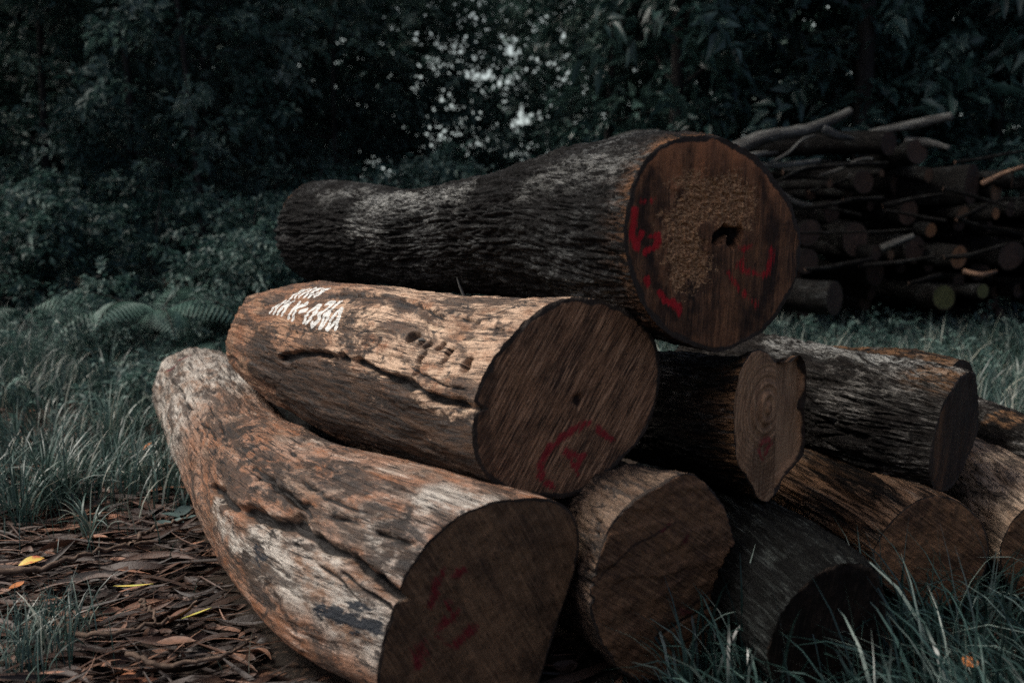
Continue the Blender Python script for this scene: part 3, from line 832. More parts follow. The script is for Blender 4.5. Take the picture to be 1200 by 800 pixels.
def face_D(s, A, Q, loc, edge):
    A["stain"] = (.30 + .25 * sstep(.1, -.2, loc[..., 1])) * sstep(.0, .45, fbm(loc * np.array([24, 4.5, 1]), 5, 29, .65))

    def Z(pts): return [(720 + a / 5.333, 230 + b / 5.333) for a, b in pts]
    for pts, w in [(Z([(125, 90), (120, 180), (115, 240), (140, 320)]), .011), (Z([(140, 320), (175, 230)]), .010), (Z([(195, 350), (250, 320), (270, 270)]), .009), (Z([(225, 250), (275, 240)]), .008),
                   (Z([(290, 600), (320, 660)]), .010), (Z([(355, 665), (400, 690), (410, 720)]), .011), (Z([(200, 510), (215, 550)]), .010)]:
        s.fstroke(A, "red", pts, w, 1.0, .5, 0.008)
    for pts, w in [(Z([(720, 480), (760, 560), (810, 610), (880, 660), (890, 680)]), .011), (Z([(790, 410), (810, 460), (900, 490), (960, 480), (990, 400), (990, 340)]), .012),
                   (Z([(800, 330), (840, 310)]), .012), (Z([(780, 440), (800, 400)]), .012), (Z([(180, 40), (230, 30)]), .012)]:
        s.fstroke(A, "red", pts, w, 0.62, .8, 0.012)
    V = Q.reshape(-1, 3) + .03 * np.stack([fbm(Q.reshape(-1, 3) * 12, 3, 41 + k) for k in range(3)], -1)
    cpx = [(800, 260), (815, 235), (800, 290), (835, 230), (815, 300)]
    d = seg_dist(V, [s.fpt(*p) for p in [(808, 308), (803, 275), (812, 240), (838, 230), (856, 240)]]).reshape(edge.shape)
    rough = sstep(.135, .015, d + .03 * fbm(loc * 25, 3, 71))
    flat = sstep(.02, .01, np.linalg.norm(Q - s.fpt(826, 271), axis=-1) - .012)
    rough *= 1 - flat
    A["rough"] = rough
    V = Q.reshape(-1, 3) + .016 * np.stack([fbm(Q.reshape(-1, 3) * 20, 3, 45 + k) for k in range(3)], -1)
    dh = seg_dist(V, [s.fpt(*p) for p in [(843, 276), (852, 271), (865, 271), (859, 281)]]).reshape(edge.shape)
    hole = sstep(.032, .012, dh + .016 * fbm(loc * 26, 3, 79))
    A["rough"] *= 1 - hole
    A["stain"] = np.maximum(A["stain"], sstep(.2, .9, hole))  # the sunken hole is coloured dark through the same mask
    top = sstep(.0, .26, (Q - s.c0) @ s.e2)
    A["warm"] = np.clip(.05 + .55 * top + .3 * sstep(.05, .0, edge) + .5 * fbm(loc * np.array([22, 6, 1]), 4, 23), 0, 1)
    s.fstroke(A, "stain", [(812, 330), (808, 380)], .012, .7, .8, .02)
    s.fstroke(A, "stain", [(765, 200), (752, 250), (765, 320), (790, 370)], .02, .7, .9, .02)
    s.fstroke(A, "stain", [(905, 260), (905, 320), (890, 370)], .03, .7, .9, .02)
    s.fstroke(A, "stain", [(890, 200), (905, 250)], .02, .6, .9, .02)
    ch = fbm(loc * np.array([70, 90, 1]), 3, 19)
    return rough * (-.006 + .008 * ch) - .045 * hole + hole * .02 * fbm(loc * np.array([60, 40, 1]), 3, 5) + .003 * fbm(loc * np.array([60, 8, 1]), 3, 4)


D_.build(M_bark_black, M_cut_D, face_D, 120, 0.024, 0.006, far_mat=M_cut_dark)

# ---- E: split slab ended log between the top log and the lower ones
oE = zpts(750, 390, 3.81, [(505, 75), (540, 70), (575, 95), (598, 128), (640, 138), (682, 132), (712, 97), (735, 130), (742, 200), (740, 260), (735, 340), (738, 430), (735, 540), (690, 600), (640, 650),
    (625, 700), (575, 760), (535, 745), (500, 690), (470, 640), (435, 570), (422, 480), (418, 380), (425, 260), (440, 180), (470, 115)])
E_ = Log("felled_log", "split log with a ringed narrow end and a notch broken out of its top edge", (897, 490, 3.3), 46, 2, oE,
    [(872, 490, 3.42, .235), (800, 478, 3.65, .225), (735, 470, 3.9, .215)], nt=360, ns=240, seed=5, harm=70, foot=False)
E_.bark(30, 0.2, 0.010, 0.3, 0.6)


E_.A["warm"] = np.broadcast_to(1.2 * np.exp(-E_.us / 0.06)[:, None], (E_.ns, E_.nt)).copy()


def face_E(s, A, Q, loc, edge):
    for pts, w in [([(890, 522), (900, 514)], .014), ([(896, 530), (902, 520)], .012), ([(888, 530), (896, 536)], .010)]:
        s.fstroke(A, "red", pts, w, 0.8, .8, 0.015)
    rr = np.linalg.norm(loc - np.array([0.0, .035, 0]), axis=-1)
    A["warm"] = .5 * sstep(.09, .02, rr)
    a = loc[..., 0]
    right = sstep(.055, .12, a)
    A["warm"] = np.clip(A["warm"] + .6 * right, 0, 1)
    return -.03 * right + .008 * fbm(loc * np.array([10, 4, 1]), 3, 6) + .005 * np.sin(rr * 170) * sstep(.2, .0, rr) + .012 * sstep(.10, .0, rr)


E_.build(M_bark_brown, M_cut_E, face_E, 100, 0.006, 0.004, (0.0, .035), far_mat=M_cut_dark)

# ---- F: rough barked log, right of E
F_ = Log("felled_log", "dark thick barked log lying across the lower logs to the right of the split log", (1117, 503, 3.5), 44, 0,
    zpts(880, 380, 3.6375, [(960, 195), (968, 300), (970, 420), (950, 500), (920, 580), (870, 670), (820, 715), (772, 692), (758, 620), (765, 540), (790, 440), (835, 320), (870, 250), (915, 208)]),
    [(1070, 493, 3.68, .222), (985, 474, 4.1, .232), (890, 453, 4.6, .24), (820, 440, 5.1, .24)], nt=400, ns=480, seed=6, foot=False)
F_.bark(34, 0.15, 0.019, 0.34, 0.7, 0.01, 0.004)
F_.stroke("pale", [(905, 402), (960, 408), (1010, 415), (1060, 424)], 0.06, 0.55, 0.06, .8)  # pale strip paints the highlights along the top of the bark
F_.stroke("warm", [(1080, 435), (1120, 445)], 0.06, 0.6, 0.05, .8)


def face_F(s, A, Q, loc, edge):
    A["warm"] = .5 * sstep(.05, -.1, loc[..., 0])
    return .006 * fbm(loc * np.array([30, 5, 1]), 3, 6)


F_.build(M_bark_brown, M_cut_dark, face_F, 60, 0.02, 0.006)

# ---- G: striped log under F
G_ = Log("felled_log", "log with brown and black striped bark, grass against its round end", (1091, 645, 3.3), 12, 0,
    zpts(850, 540, 3.077, [(740, 125), (790, 125), (850, 150), (900, 185), (940, 240), (952, 310), (945, 380), (915, 450), (850, 510), (770, 530), (690, 520), (610, 480), (545, 410), (525, 330), (555, 265), (600, 210), (660, 155)]),
    [(1055, 622, 3.55, .21), (985, 585, 3.95, .21), (905, 545, 4.5, .21)], nt=360, ns=360, seed=7)
G_.bark(26, 0.09, 0.010, 0.4, 0.4, 0.008, 0.003)
G_.A["warm"] = 0.5 * np.clip(.5 + .8 * fbm(G_.lc * np.array([6, 6, 2]), 2, 3), 0, 1)
G_.build(M_bark_stripe, M_cut_C, lambda s, A, Q, loc, e: .005 * fbm(loc * 30, 3, 2), 70, 0.008, 0.006)

# ---- H: pale log at the right edge
H_ = Log("felled_log", "pale brown smooth log at the right edge, its dark end cut off", (1232, 647, 3.45), 14, 0, 0.205,
    [(1206, 626, 3.65, .208), (1160, 585, 4.05, .21), (1105, 545, 4.7, .205)], nt=320, ns=320, seed=8)
H_.bare(0.008, 0.004)
H_.A["pale"][:] = .55; H_.A["warm"][:] = .3
H_.build(M_bare_pale, M_cut_C, lambda s, A, Q, loc, e: .005 * fbm(loc * 30, 3, 2), 70, 0.008, 0.006)

# ---- I and J: behind F and H
I_ = Log("felled_log", "black barked log running out of the picture at the right, behind the pale log", (1330, 600, 3.7), 20, 0, 0.2,
    [(1230, 560, 4.05, .205), (1150, 523, 4.6, .205), (1080, 490, 5.3, .2)], nt=320, ns=320, seed=9)
I_.bark(26, 0.2, 0.014, 0.34, 0.7)
I_.stroke("warm", [(1165, 487), (1190, 492)], .05, .9, .05)
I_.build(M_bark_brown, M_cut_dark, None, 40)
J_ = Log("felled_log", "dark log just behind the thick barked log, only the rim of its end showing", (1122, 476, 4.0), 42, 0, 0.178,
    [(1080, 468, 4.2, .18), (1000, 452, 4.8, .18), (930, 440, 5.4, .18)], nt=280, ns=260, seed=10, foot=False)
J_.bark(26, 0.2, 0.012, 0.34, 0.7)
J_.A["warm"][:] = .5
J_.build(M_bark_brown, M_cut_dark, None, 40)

# ---- L: filler log added inside the stack to darken the gap
L_ = Log("felled_log", "filler log added inside the stack to darken the gap between the two pale logs", (470, 560, 4.1), 25, 0, 0.24,
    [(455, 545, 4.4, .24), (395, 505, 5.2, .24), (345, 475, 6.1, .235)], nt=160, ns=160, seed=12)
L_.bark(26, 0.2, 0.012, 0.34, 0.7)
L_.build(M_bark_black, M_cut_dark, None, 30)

# ---- K: low dark log between C and G
K_ = Log("felled_log", "blackish fine furrowed log between the tilted oval end and the striped log", (972, 742, 2.76), 22, 0, 0.20,
    [(940, 712, 2.95, .205), (865, 650, 3.4, .21), (805, 606, 3.9, .21), (780, 585, 4.3, .21)], nt=400, ns=420, seed=11)
K_.bark(42, 0.07, 0.020, 0.42, 0.4, 0.008, 0.004)
K_.build(M_bark_fine, M_cut_black, lambda s, A, Q, loc, e: .006 * fbm(loc * 25, 3, 2), 60, 0.012, 0.008)


# ------------------------------------------------------------------ far woodpile
rng = np.random.default_rng(7)
M_pile_bark = mat_bark("shade_darkened_pile_bark", (0.004, 0.004, 0.004), (0.014, 0.013, 0.012), (0.10, 0.11, 0.107), lichen=0.35, fleck=.2, spec=0.05)  # bark colour darkened to stand in for shade over the pile
M_pile_cut = mat_cut("old_pile_ends", (0.028, 0.017, 0.012), (0.075, 0.041, 0.027), (0.14, 0.085, 0.055), 0.3, 0.4, 0.3)
M_pile_orange = mat_cut("fresh_orange_ends", (0.14, 0.06, 0.025), (0.30, 0.14, 0.06), (0.42, 0.24, 0.12), 0.3, 0.3, 0.3)
M_pile_tan = mat_cut("dull_tan_ends", (0.07, 0.04, 0.022), (0.17, 0.095, 0.052), (0.28, 0.17, 0.10), 0.3, 0.3, 0.3)
M_pile_green = mat_cut("mossy_green_ends", (0.06, 0.065, 0.02), (0.14, 0.14, 0.05), (0.22, 0.22, 0.09), 0.3, 0.3, 0.3)
M_branch = mat_bare("bleached_branch_wood", (0.10, 0.105, 0.098), (0.09, 0.07, 0.05), (0.19, 0.20, 0.19))


def pole(name, label, cat, a, b, ra, rb, m_side, m_cut, group=None, seed=0, bend=0.0, ell=1.0, nt=28, ns=26, rough=0.06):
    """a log or branch from its near end a to its far end b"""
    a, b = np.array(a, float), np.array(b, float)
    n = (a - b) / np.linalg.norm(a - b)
    e1, e2, n = frame(n)
    th = np.linspace(0, 2 * np.pi, nt, endpoint=False)
    u = np.linspace(0, 1, ns)
    L = np.linalg.norm(a - b)
    rs = np.random.default_rng(seed + 100)
    k1, k2 = rs.normal(size=2) * bend
    cen = a + (b - a) * u[:, None] + np.sin(u * np.pi)[:, None] * (e1 * k1 + e2 * k2) + np.sin(u * 2 * np.pi)[:, None] * (e1 * k2 - e2 * k1) * .4
    r = ra + (rb - ra) * u
    lc = np.stack([np.broadcast_to(np.cos(th) * ra, (ns, nt)), np.broadcast_to(np.sin(th) * ra, (ns, nt)), np.broadcast_to(u[:, None] * L, (ns, nt))], -1) + seed * 1.7
    f = 1 + rough * 2.2 * fbm(lc * np.array([.35, .35, .08]) / max(ra, .02), 3, seed) + .05 * np.cos(2 * th + seed)
    P = cen[:, None] + (r[:, None] * f)[..., None] * (np.cos(th)[:, None] * e1 * ell + np.sin(th)[:, None] * e2)[None]
    root = thing(name, label, cat, a, group)
    ii, jj = np.meshgrid(np.arange(ns - 1), np.arange(nt), indexing='ij'); j2 = (jj + 1) % nt
    F = np.stack([ii * nt + jj, ii * nt + j2, (ii + 1) * nt + j2, (ii + 1) * nt + jj], -1).reshape(-1, 4)[:, ::-1]
    z = np.zeros((ns, nt))
    link("bark", np_mesh("bark", P, F, True, {k: z for k in ("warm", "pale", "dark", "blue", "crack", "white", "red")}, {"lc": lc}), m_side, root)
    for rim, nn, mm in ((P[0], n, m_cut), (P[-1], -n, M_pile_cut)):
        c = rim.mean(0); k = 7
        rho = np.linspace(0, 1, k)
        Q = c + (rim[None] - c) * rho[:, None, None]
        loc = np.stack([(Q - c) @ e1, (Q - c) @ e2, np.zeros(Q.shape[:2])], -1)
        ii, jj = np.meshgrid(np.arange(k - 1), np.arange(nt), indexing='ij'); j2 = (jj + 1) % nt
        F = np.stack([ii * nt + jj, (ii + 1) * nt + jj, (ii + 1) * nt + j2, ii * nt + j2], -1).reshape(-1, 4)
        if nn @ n < 0: F = F[:, ::-1]
        z = np.zeros((k, nt))
        link("cut_face", np_mesh("cut_face", Q, F, True, {q: z for q in ("warm", "rough", "stain", "red")} | {"rim": np.broadcast_to(rho[:, None] > .93, (k, nt)).astype(float)},
             {"lc": loc + seed * 1.3, "pith": loc}), mm, root)
    return root


PILE = "logs of the far woodpile"
PD = 8.6


def pile_log(px, py, rpx, label, d=PD, m=None, az=24, el=0, L=1.6, ell=1.0, mb=None, seed=0, taper=0.9):
    r = rpx * d / FPX
    a = at(px, py, d)
    dirv = -np.array([math.sin(R(az)) * math.cos(R(el)), -math.cos(R(az)) * math.cos(R(el)), math.sin(R(el))])
    return pole("woodpile_log", label, "log", a, a + dirv * L, r, r * taper, mb or M_pile_bark, m or M_pile_cut, PILE, seed, 0.02, ell)


pl = [
    (1042, 168, 16, "thick brown log topping the far woodpile, the pale broken stick sticking out beyond it", 8.3, None, 38, 0, 1.5, 1.0),
    (1075, 178, 15, "blackened log leaning against the thick brown log on top of the far woodpile", 8.4, None, 20, 8, 1.2, 1.0),
    (1012, 213, 13, "round grey ended log just below the forked grey branch of the far woodpile", 8.3, None, 15, 0, 1.6, 1.0),
    (1139, 217, 22, "tall oval ended log with an orange strip along its top in the far woodpile", 8.2, None, 36, 0, 1.6, 0.72),
    (1064, 249, 15, "dim brown double grained log end in the middle of the far woodpile", 8.4, None, 14, 0, 1.4, 0.9),
    (1091, 270, 9, "small tan end of a thin log in the middle of the far woodpile", 8.3, M_pile_orange, 18, 0, 1.2, .9),
    (1124, 301, 15, "bright orange brown oval log end low in the far woodpile", 8.1, M_pile_orange, 20, 0, 1.5, .8),
    (1152, 341, 9, "small yellow green mossy log end beside the grass under the woodpile", 8.0, M_pile_green, 16, 0, 1.3, .9),
    (1106, 348, 16, "dim greenish round log end at the foot of the far woodpile", 8.1, M_pile_green, 12, 0, 1.4, 1.0),
    (1002, 280, 20, "squarish rust brown log end left of centre in the far woodpile", 8.2, None, 10, 0, 1.4, .85),
    (1027, 296, 9, "thin log pointing right with a tiny round brown end beside the rust brown log", 8.1, None, 30, 0, 1.3, 1.0),
    (948, 273, 15, "log with a pale rim in the far woodpile, touching the outline of the top log", 8.0, None, 16, 0, 1.5, 1.0),
    (945, 306, 15, "dark log with a thin lit rim under the pale rimmed log of the far woodpile", 8.0, None, 16, 0, 1.5, 1.0),
    (978, 350, 21, "loose dark log with a striped side lying on the grass before the woodpile", 7.0, None, 48, 0, 0.9, 1.0),
    (1186, 211, 10, "log with a vivid orange end high at the right of the far woodpile", 8.2, M_pile_orange, 60, 0, 0.5, .9),
    (1167, 250, 7, "thin log with a tiny yellow broken end under the orange log at the right", 8.1, M_pile_orange, 14, 0, 1.2, .8),
    (1072, 292, 16, "dark round log end right of the thin log pointing right in the woodpile", 8.3, None, 18, 0, 1.4, .9),
    (915, 240, 15, "blackish log end emerging beside the upper right rim of the top log", 8.4, None, 16, 0, 1.5, 1.0),
    (1185, 300, 17, "broad shaded log end at the right edge, level with the bright oval end", 8.3, None, 16, 0, 1.5, 1.0),
]
for k, (px, py, rp, lab, d, m, az, el, L, ell) in enumerate(pl):
    pile_log(px, py, rp, lab, d, m, az, el, L, ell, None, k)
taken = [(p[0], p[1], p[2]) for p in pl]
k = 0
tries = 0
while k < 80 and tries < 6000:
    tries += 1
    px = rng.uniform(885, 1330); py = rng.uniform(190, 375)
    topy = 195 if px < 1100 else 205
    rp = rng.choice([rng.uniform(4, 9), rng.uniform(8, 17)])
    if py < topy + rp: continue
    if any((px - a) ** 2 + (py - b) ** 2 < (0.82 * (rp + c)) ** 2 for a, b, c in taken): continue
    taken.append((px, py, rp))
    if k % 6 == 2 and rp < 12:
        ML = M_pile_tan
        pole_label = "small log with a dull tan end among the dark logs of the far woodpile"
    else:
        ML = None
        pole_label = "dark unlit log lost among the others in the shaded part of the far woodpile"
    pile_log(px, py, rp, pole_label if ML else "dark unlit log lost among the others in the shaded part of the far woodpile", PD + (-.35 if ML else rng.uniform(-.1, .35)), ML, rng.uniform(8, 30), rng.uniform(-4, 4), rng.uniform(1.3, 1.9), rng.uniform(.8, 1.05), None, 40 + k)
    k += 1

# bleached branches thrown on the pile


def bent(name, label, pts, r0, r1, mat, cat="branch", seed=0, group="branches on the far woodpile", ns=46, nt=14, stubs=()):
    P = np.array([at(*p) for p in pts]); kn = np.concatenate([[0], np.cumsum(np.linalg.norm(np.diff(P, axis=0), axis=1))])
    us = np.linspace(0, kn[-1], ns)
    C = catmull(P, kn, us); T = np.gradient(C, axis=0); T /= np.linalg.norm(T, axis=1, keepdims=True)
    th = np.linspace(0, 2 * np.pi, nt, endpoint=False)
    up = np.array([0, 0.3, 1.0]); E1 = np.cross(T, up); E1 /= np.linalg.norm(E1, axis=1, keepdims=True); E2 = np.cross(E1, T)
    r = np.linspace(r0, r1, ns)
    lc = np.stack([np.broadcast_to(np.cos(th) * r0, (ns, nt)), np.broadcast_to(np.sin(th) * r0, (ns, nt)), np.broadcast_to(us[:, None], (ns, nt))], -1) + seed
    f = 1 + .28 * fbm(lc * np.array([8, 8, 6.]) , 3, seed)
    V = C[:, None] + (r[:, None] * f)[..., None] * (np.cos(th)[None, :, None] * E1[:, None] + np.sin(th)[None, :, None] * E2[:, None])
    V[-1] = V[-1].mean(0); V[0] = V[0].mean(0) * .6 + V[0] * .4
    ii, jj = np.meshgrid(np.arange(ns - 1), np.arange(nt), indexing='ij'); j2 = (jj + 1) % nt
    F = np.stack([ii * nt + jj, (ii + 1) * nt + jj, (ii + 1) * nt + j2, ii * nt + j2], -1).reshape(-1, 4)
    z = np.zeros((ns, nt))
    o = link(name, np_mesh(name, V, F, True, {k: z for k in ("warm", "pale", "dark", "blue", "crack", "white", "red")}, {"lc": lc}), mat)
    return tag(o, label, cat, group)


bent("grey_branch", "thick pale grey branch rising to the right over the top of the far woodpile", [(850, 180, 8.0), (900, 160, 8.0), (945, 152, 8.05), (975, 141, 8.1), (1000, 129, 8.1)], .065, .035, M_branch, seed=1)
bent("grey_branch", "short stub branch forking down from the thick pale grey branch", [(962, 150, 8.07), (978, 158, 8.1), (1000, 163, 8.2)], .04, .02, M_branch, seed=2)
bent("grey_branch", "straight pale branch pointing right at the very top of the far woodpile", [(1000, 166, 8.6), (1040, 153, 8.5), (1080, 144, 8.4), (1118, 136, 8.3)], .05, .038, M_branch, seed=3)
bent("grey_branch", "pale broken stick poking out right below the straight topmost branch", [(1060, 166, 8.5), (1090, 168, 8.4), (1114, 174, 8.3)], .05, .02, M_branch, seed=4)
bent("grey_branch", "thin grey branch lying level under the thick pale one, beside the top log", [(880, 196, 8.1), (925, 193, 8.1), (962, 189, 8.15)], .03, .022, M_branch, seed=5)
bent("grey_branch", "short pale branch nearest the top log's rim, under the thick grey one", [(868, 186, 7.9), (890, 181, 7.95), (912, 179, 8.0)], .03, .018, M_branch, seed=6)
bent("grey_branch", "thin twig rising from the middle of the woodpile towards the brown log", [(960, 206, 8.1), (985, 198, 8.05), (1008, 187, 8.0), (1024, 186, 8.0)], .014, .01, M_branch, seed=7)
bent("grey_branch", "thin crooked twig hanging under the thick pale grey branch", [(900, 192, 8.0), (925, 178, 7.95), (940, 164, 7.95), (956, 158, 8.0)], .014, .008, M_branch, seed=8)
bent("grey_branch", "big grey branch behind the top log, rising above its bark", [(640, 205, 8.4), (700, 178, 8.4), (735, 163, 8.4), (775, 160, 8.5)], .06, .05, M_branch, seed=9)
bent("grey_branch", "pale split piece lying under the top log's rim in the woodpile", [(915, 228, 8.0), (935, 238, 8.0), (952, 241, 8.0)], .03, .02, M_branch, seed=10)
bent("grey_branch", "pale orange stick lying right of the bright orange oval log end", [(1128, 318, 7.95), (1150, 322, 7.9), (1168, 318, 7.95)], .02, .015, M_bare_tan, seed=11)
bent("grey_branch", "yellowish stick poking up at the top right of the far woodpile", [(1150, 216, 8.1), (1175, 204, 8.1), (1200, 195, 8.1)], .022, .018, M_bare_tan, seed=12)
bent("grey_branch", "bluish grey branch lying above the dark round log end in the woodpile", [(1028, 294, 8.2), (1050, 284, 8.05), (1072, 276, 8.0)], .035, .025, M_branch, seed=13)

for k in range(26):
    px, py = rng.uniform(880, 1230), rng.uniform(185, 345)
    a = at(px, py, rng.uniform(7.75, 8.3)); an = rng.normal() * .35 + (0 if k % 3 else math.pi)
    L = rng.uniform(.3, .9)
    b = a + L * np.array([math.cos(an), rng.uniform(-.5, .5), math.sin(an) * .5])
    pole("thin_stick", "thin dark stick poking out between the shaded logs of the far woodpile", "stick", a, b, rng.uniform(.010, .026), rng.uniform(.006, .014), M_pile_bark, M_pile_cut, "thin sticks in the far woodpile", 200 + k, .012, 1.0, 10, 14, .12)

# ------------------------------------------------------------------ leaves, grass
def unit(v): return v / np.maximum(np.linalg.norm(v, axis=-1, keepdims=True), 1e-9)


def leaf_arrays(base, dirs, nrm, length, width, fold=0.25, droop=0.15):
    """folded leaf blades: 6 vertices, 4 triangles each"""
    n = len(base)
    side = unit(np.cross(dirs, nrm)); nr = np.cross(side, dirs)
    L = length[:, None]; W = width[:, None]
    m = base + dirs * L * .45 - nr * L * droop * .2
    tip = base + dirs * L - nr * L * droop
    l1 = base + dirs * L * .42 + side * W * .5 + nr * W * fold
    r1 = base + dirs * L * .42 - side * W * .5 + nr * W * fold
    V = np.stack([base, l1, m, r1, tip], 1).reshape(-1, 3)
    o = (np.arange(n) * 5)[:, None]
    F = np.concatenate([o + np.array([[0, 2, 1]]), o + np.array([[1, 2, 4]]), o + np.array([[0, 3, 2]]), o + np.array([[2, 3, 4]])], 0)
    return V, F


def foliage(cent, dirs, per, spread, ll, lw, rg, droop=0.25):
    """sprays of leaves: each spray a twig from cent along dirs with leaves on both sides"""
    n = len(cent)
    tt = rg.uniform(0, 1, (n, per))
    sd = rg.choice([-1, 1], (n, per))
    up = np.array([0, 0, 1.0]) + rg.normal(size=(n, 3)) * .35
    sv = unit(np.cross(dirs, up)); nv = unit(np.cross(sv, dirs))
    base = cent[:, None] + dirs[:, None] * (tt * spread)[..., None] + rg.normal(size=(n, per, 3)) * spread * .10 - np.array([0, 0, 1.0]) * (tt ** 2 * spread * droop)[..., None]
    d = unit(dirs[:, None] * (.5 + .5 * tt)[..., None] + sv[:, None] * (sd * .9)[..., None] + rg.normal(size=(n, per, 3)) * .35 - np.array([0, 0, droop]))
    nn = unit(nv[:, None] + rg.normal(size=(n, per, 3)) * .45)
    k = n * per
    sc = rg.uniform(.6, 1.25, k)
    V, F = leaf_arrays(base.reshape(-1, 3), d.reshape(-1, 3), nn.reshape(-1, 3), ll * sc, lw * sc, .2, droop)
    tint = np.clip(np.repeat(rg.uniform(0, .7, n), per) + rg.uniform(-.2, .3, k), 0, 1)
    return V, F, np.repeat(tint, 5)


M_leaf = mat_leaf("dark_forest_leaves", (0.018, 0.050, 0.044), (0.072, 0.135, 0.116), (0.15, 0.21, 0.18))
M_leaf_mid = mat_leaf("mid_green_leaves", (0.024, 0.064, 0.056), (0.125, 0.200, 0.175), (0.26, 0.32, 0.28), trans=.4)  # paler green, also stands in for lit foliage in the forest's middle
M_leaf_broad = mat_leaf("glossy_broad_leaves", (0.020, 0.056, 0.050), (0.080, 0.145, 0.125), (0.15, 0.21, 0.18), 0.34, 0.5)
M_fern = mat_leaf("fern_fronds", (0.045, 0.100, 0.082), (0.085, 0.160, 0.130), None, .5, .35)
M_grass = mat_leaf("teal_green_grass", (0.016, 0.040, 0.034), (0.070, 0.125, 0.106), (0.31, 0.32, 0.26), .40, .5, .2)
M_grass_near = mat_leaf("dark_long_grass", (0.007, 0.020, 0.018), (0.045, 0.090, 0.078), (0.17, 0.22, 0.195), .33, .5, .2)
M_trunk = mat_simple("dark_tree_bark", (0.010, 0.009, 0.0085), (0.04, 0.038, 0.036), 9, .85, (1, 1, .2))


def tube_arrays(pts, r0, r1, nt=7):
    pts = np.asarray(pts); ns = len(pts)
    T = unit(np.gradient(pts, axis=0)); up = np.array([0.31, 0.95, 0.02])
    E1 = unit(np.cross(T, up)); E2 = np.cross(E1, T)
    th = np.linspace(0, 2 * np.pi, nt, endpoint=False); r = np.linspace(r0, r1, ns)
    V = pts[:, None] + r[:, None, None] * (np.cos(th)[None, :, None] * E1[:, None] + np.sin(th)[None, :, None] * E2[:, None])
    ii, jj = np.meshgrid(np.arange(ns - 1), np.arange(nt), indexing='ij'); j2 = (jj + 1) % nt
    F = np.stack([ii * nt + jj, ii * nt + j2, (ii + 1) * nt + j2, (ii + 1) * nt + jj], -1).reshape(-1, 4)
    return V.reshape(-1, 3), F


def merge(parts):
    Vs, Fs, o = [], [], 0
    for V, F in parts:
        Vs.append(V); Fs.append(F + o); o += len(V)
    return np.concatenate(Vs), np.concatenate(Fs)


def wander(a, b, n, amp, rg):
    u = np.linspace(0, 1, n)[:, None]
    ph = rg.uniform(0, 6, 6)
    off = np.concatenate([np.sin(u * 5 + ph[0]) + .5 * np.sin(u * 11 + ph[1]), np.sin(u * 4.3 + ph[2]) + .5 * np.sin(u * 9 + ph[3]), 0 * u], 1) * amp
    return np.asarray(a) + (np.asarray(b) - np.asarray(a)) * u + off * u


def make_tree(rg, h, tr, cr, z0, nclump, per, ll, lw, spread=.5):
    """returns (trunk mesh arrays, crown arrays); tree grows from the origin"""
    top = np.array([rg.normal() * .25, rg.normal() * .25, h * .93])
    ax = wander((0, 0, -.1), top, 16, .06 * h / 7, rg)
    parts = [tube_arrays(ax, tr, tr * .25, 9)]
    cents, dirs = [], []
    nb = 16
    for b in range(nb):
        f = z0 + (0.97 - z0) * (b + rg.uniform(0, .8)) / nb
        i = min(15, int(f * 15)); p = ax[i]
        az = rg.uniform(0, 6.28); ln = cr * (1 - .5 * abs(f - .55) * 1.6) * rg.uniform(.6, 1.1)
        e = p + np.array([math.cos(az) * ln, math.sin(az) * ln, ln * rg.uniform(-.05, .5)])
        br = wander(p, e, 8, .05, rg)
        parts.append(tube_arrays(br, tr * .35 * (1.1 - f), .006, 5))
        m = nclump // nb
        tt = rg.uniform(.25, 1, m) ** .8
        c = p + (e - p) * tt[:, None] + rg.normal(size=(m, 3)) * ln * np.array([.22, .22, .20])
        cents.append(c)
        dv = unit(np.stack([np.cos(az + rg.normal(size=m) * .9), np.sin(az + rg.normal(size=m) * .9), rg.normal(size=m) * .35], 1))
        dirs.append(dv)
    V, F, tint = foliage(np.concatenate(cents), np.concatenate(dirs), per, spread, ll, lw, rg)
    tv, tf = merge(parts)
    return (tv, tf), (V, F, tint)


def gz(x, y): return float(ground_z(np.array([x]), np.array([y]))[0])


protos = {}
def proto(kind, i):
    key = (kind, i)
    if key not in protos:
        rg = np.random.default_rng(hash_seed(kind) + i * 31)
        if kind == "tree": (tr, cr), m = make_tree(rg, 7.5, .085, 2.0, .08, 420, 24, .15, .06, .55), M_leaf
        elif kind == "broad": (tr, cr), m = make_tree(rg, 7.0, .10, 2.2, .10, 330, 20, .24, .085, .6), M_leaf_broad
        elif kind == "light": (tr, cr), m = make_tree(rg, 7.5, .06, 1.9, .08, 190, 22, .16, .075, .55), M_leaf_mid
        elif kind == "big": (tr, cr), m = make_tree(rg, 9.5, .12, 4.2, .40, 900, 26, .22, .09, .9), M_leaf
        elif kind == "shrub": (tr, cr), m = make_tree(rg, 1.5, .018, .75, .05, 190, 22, .085, .035, .3), M_leaf
        elif kind == "weed": (tr, cr), m = make_tree(rg, 1.0, .010, .45, .15, 80, 16, .06, .028, .2), M_leaf_mid
        protos[key] = (np_mesh("trunk", *tr), np_mesh("crown", cr[0], cr[1], True, {"tint": cr[2]}), m)
    return protos[key]


def hash_seed(s): return sum(ord(c) * (k + 3) for k, c in enumerate(s))


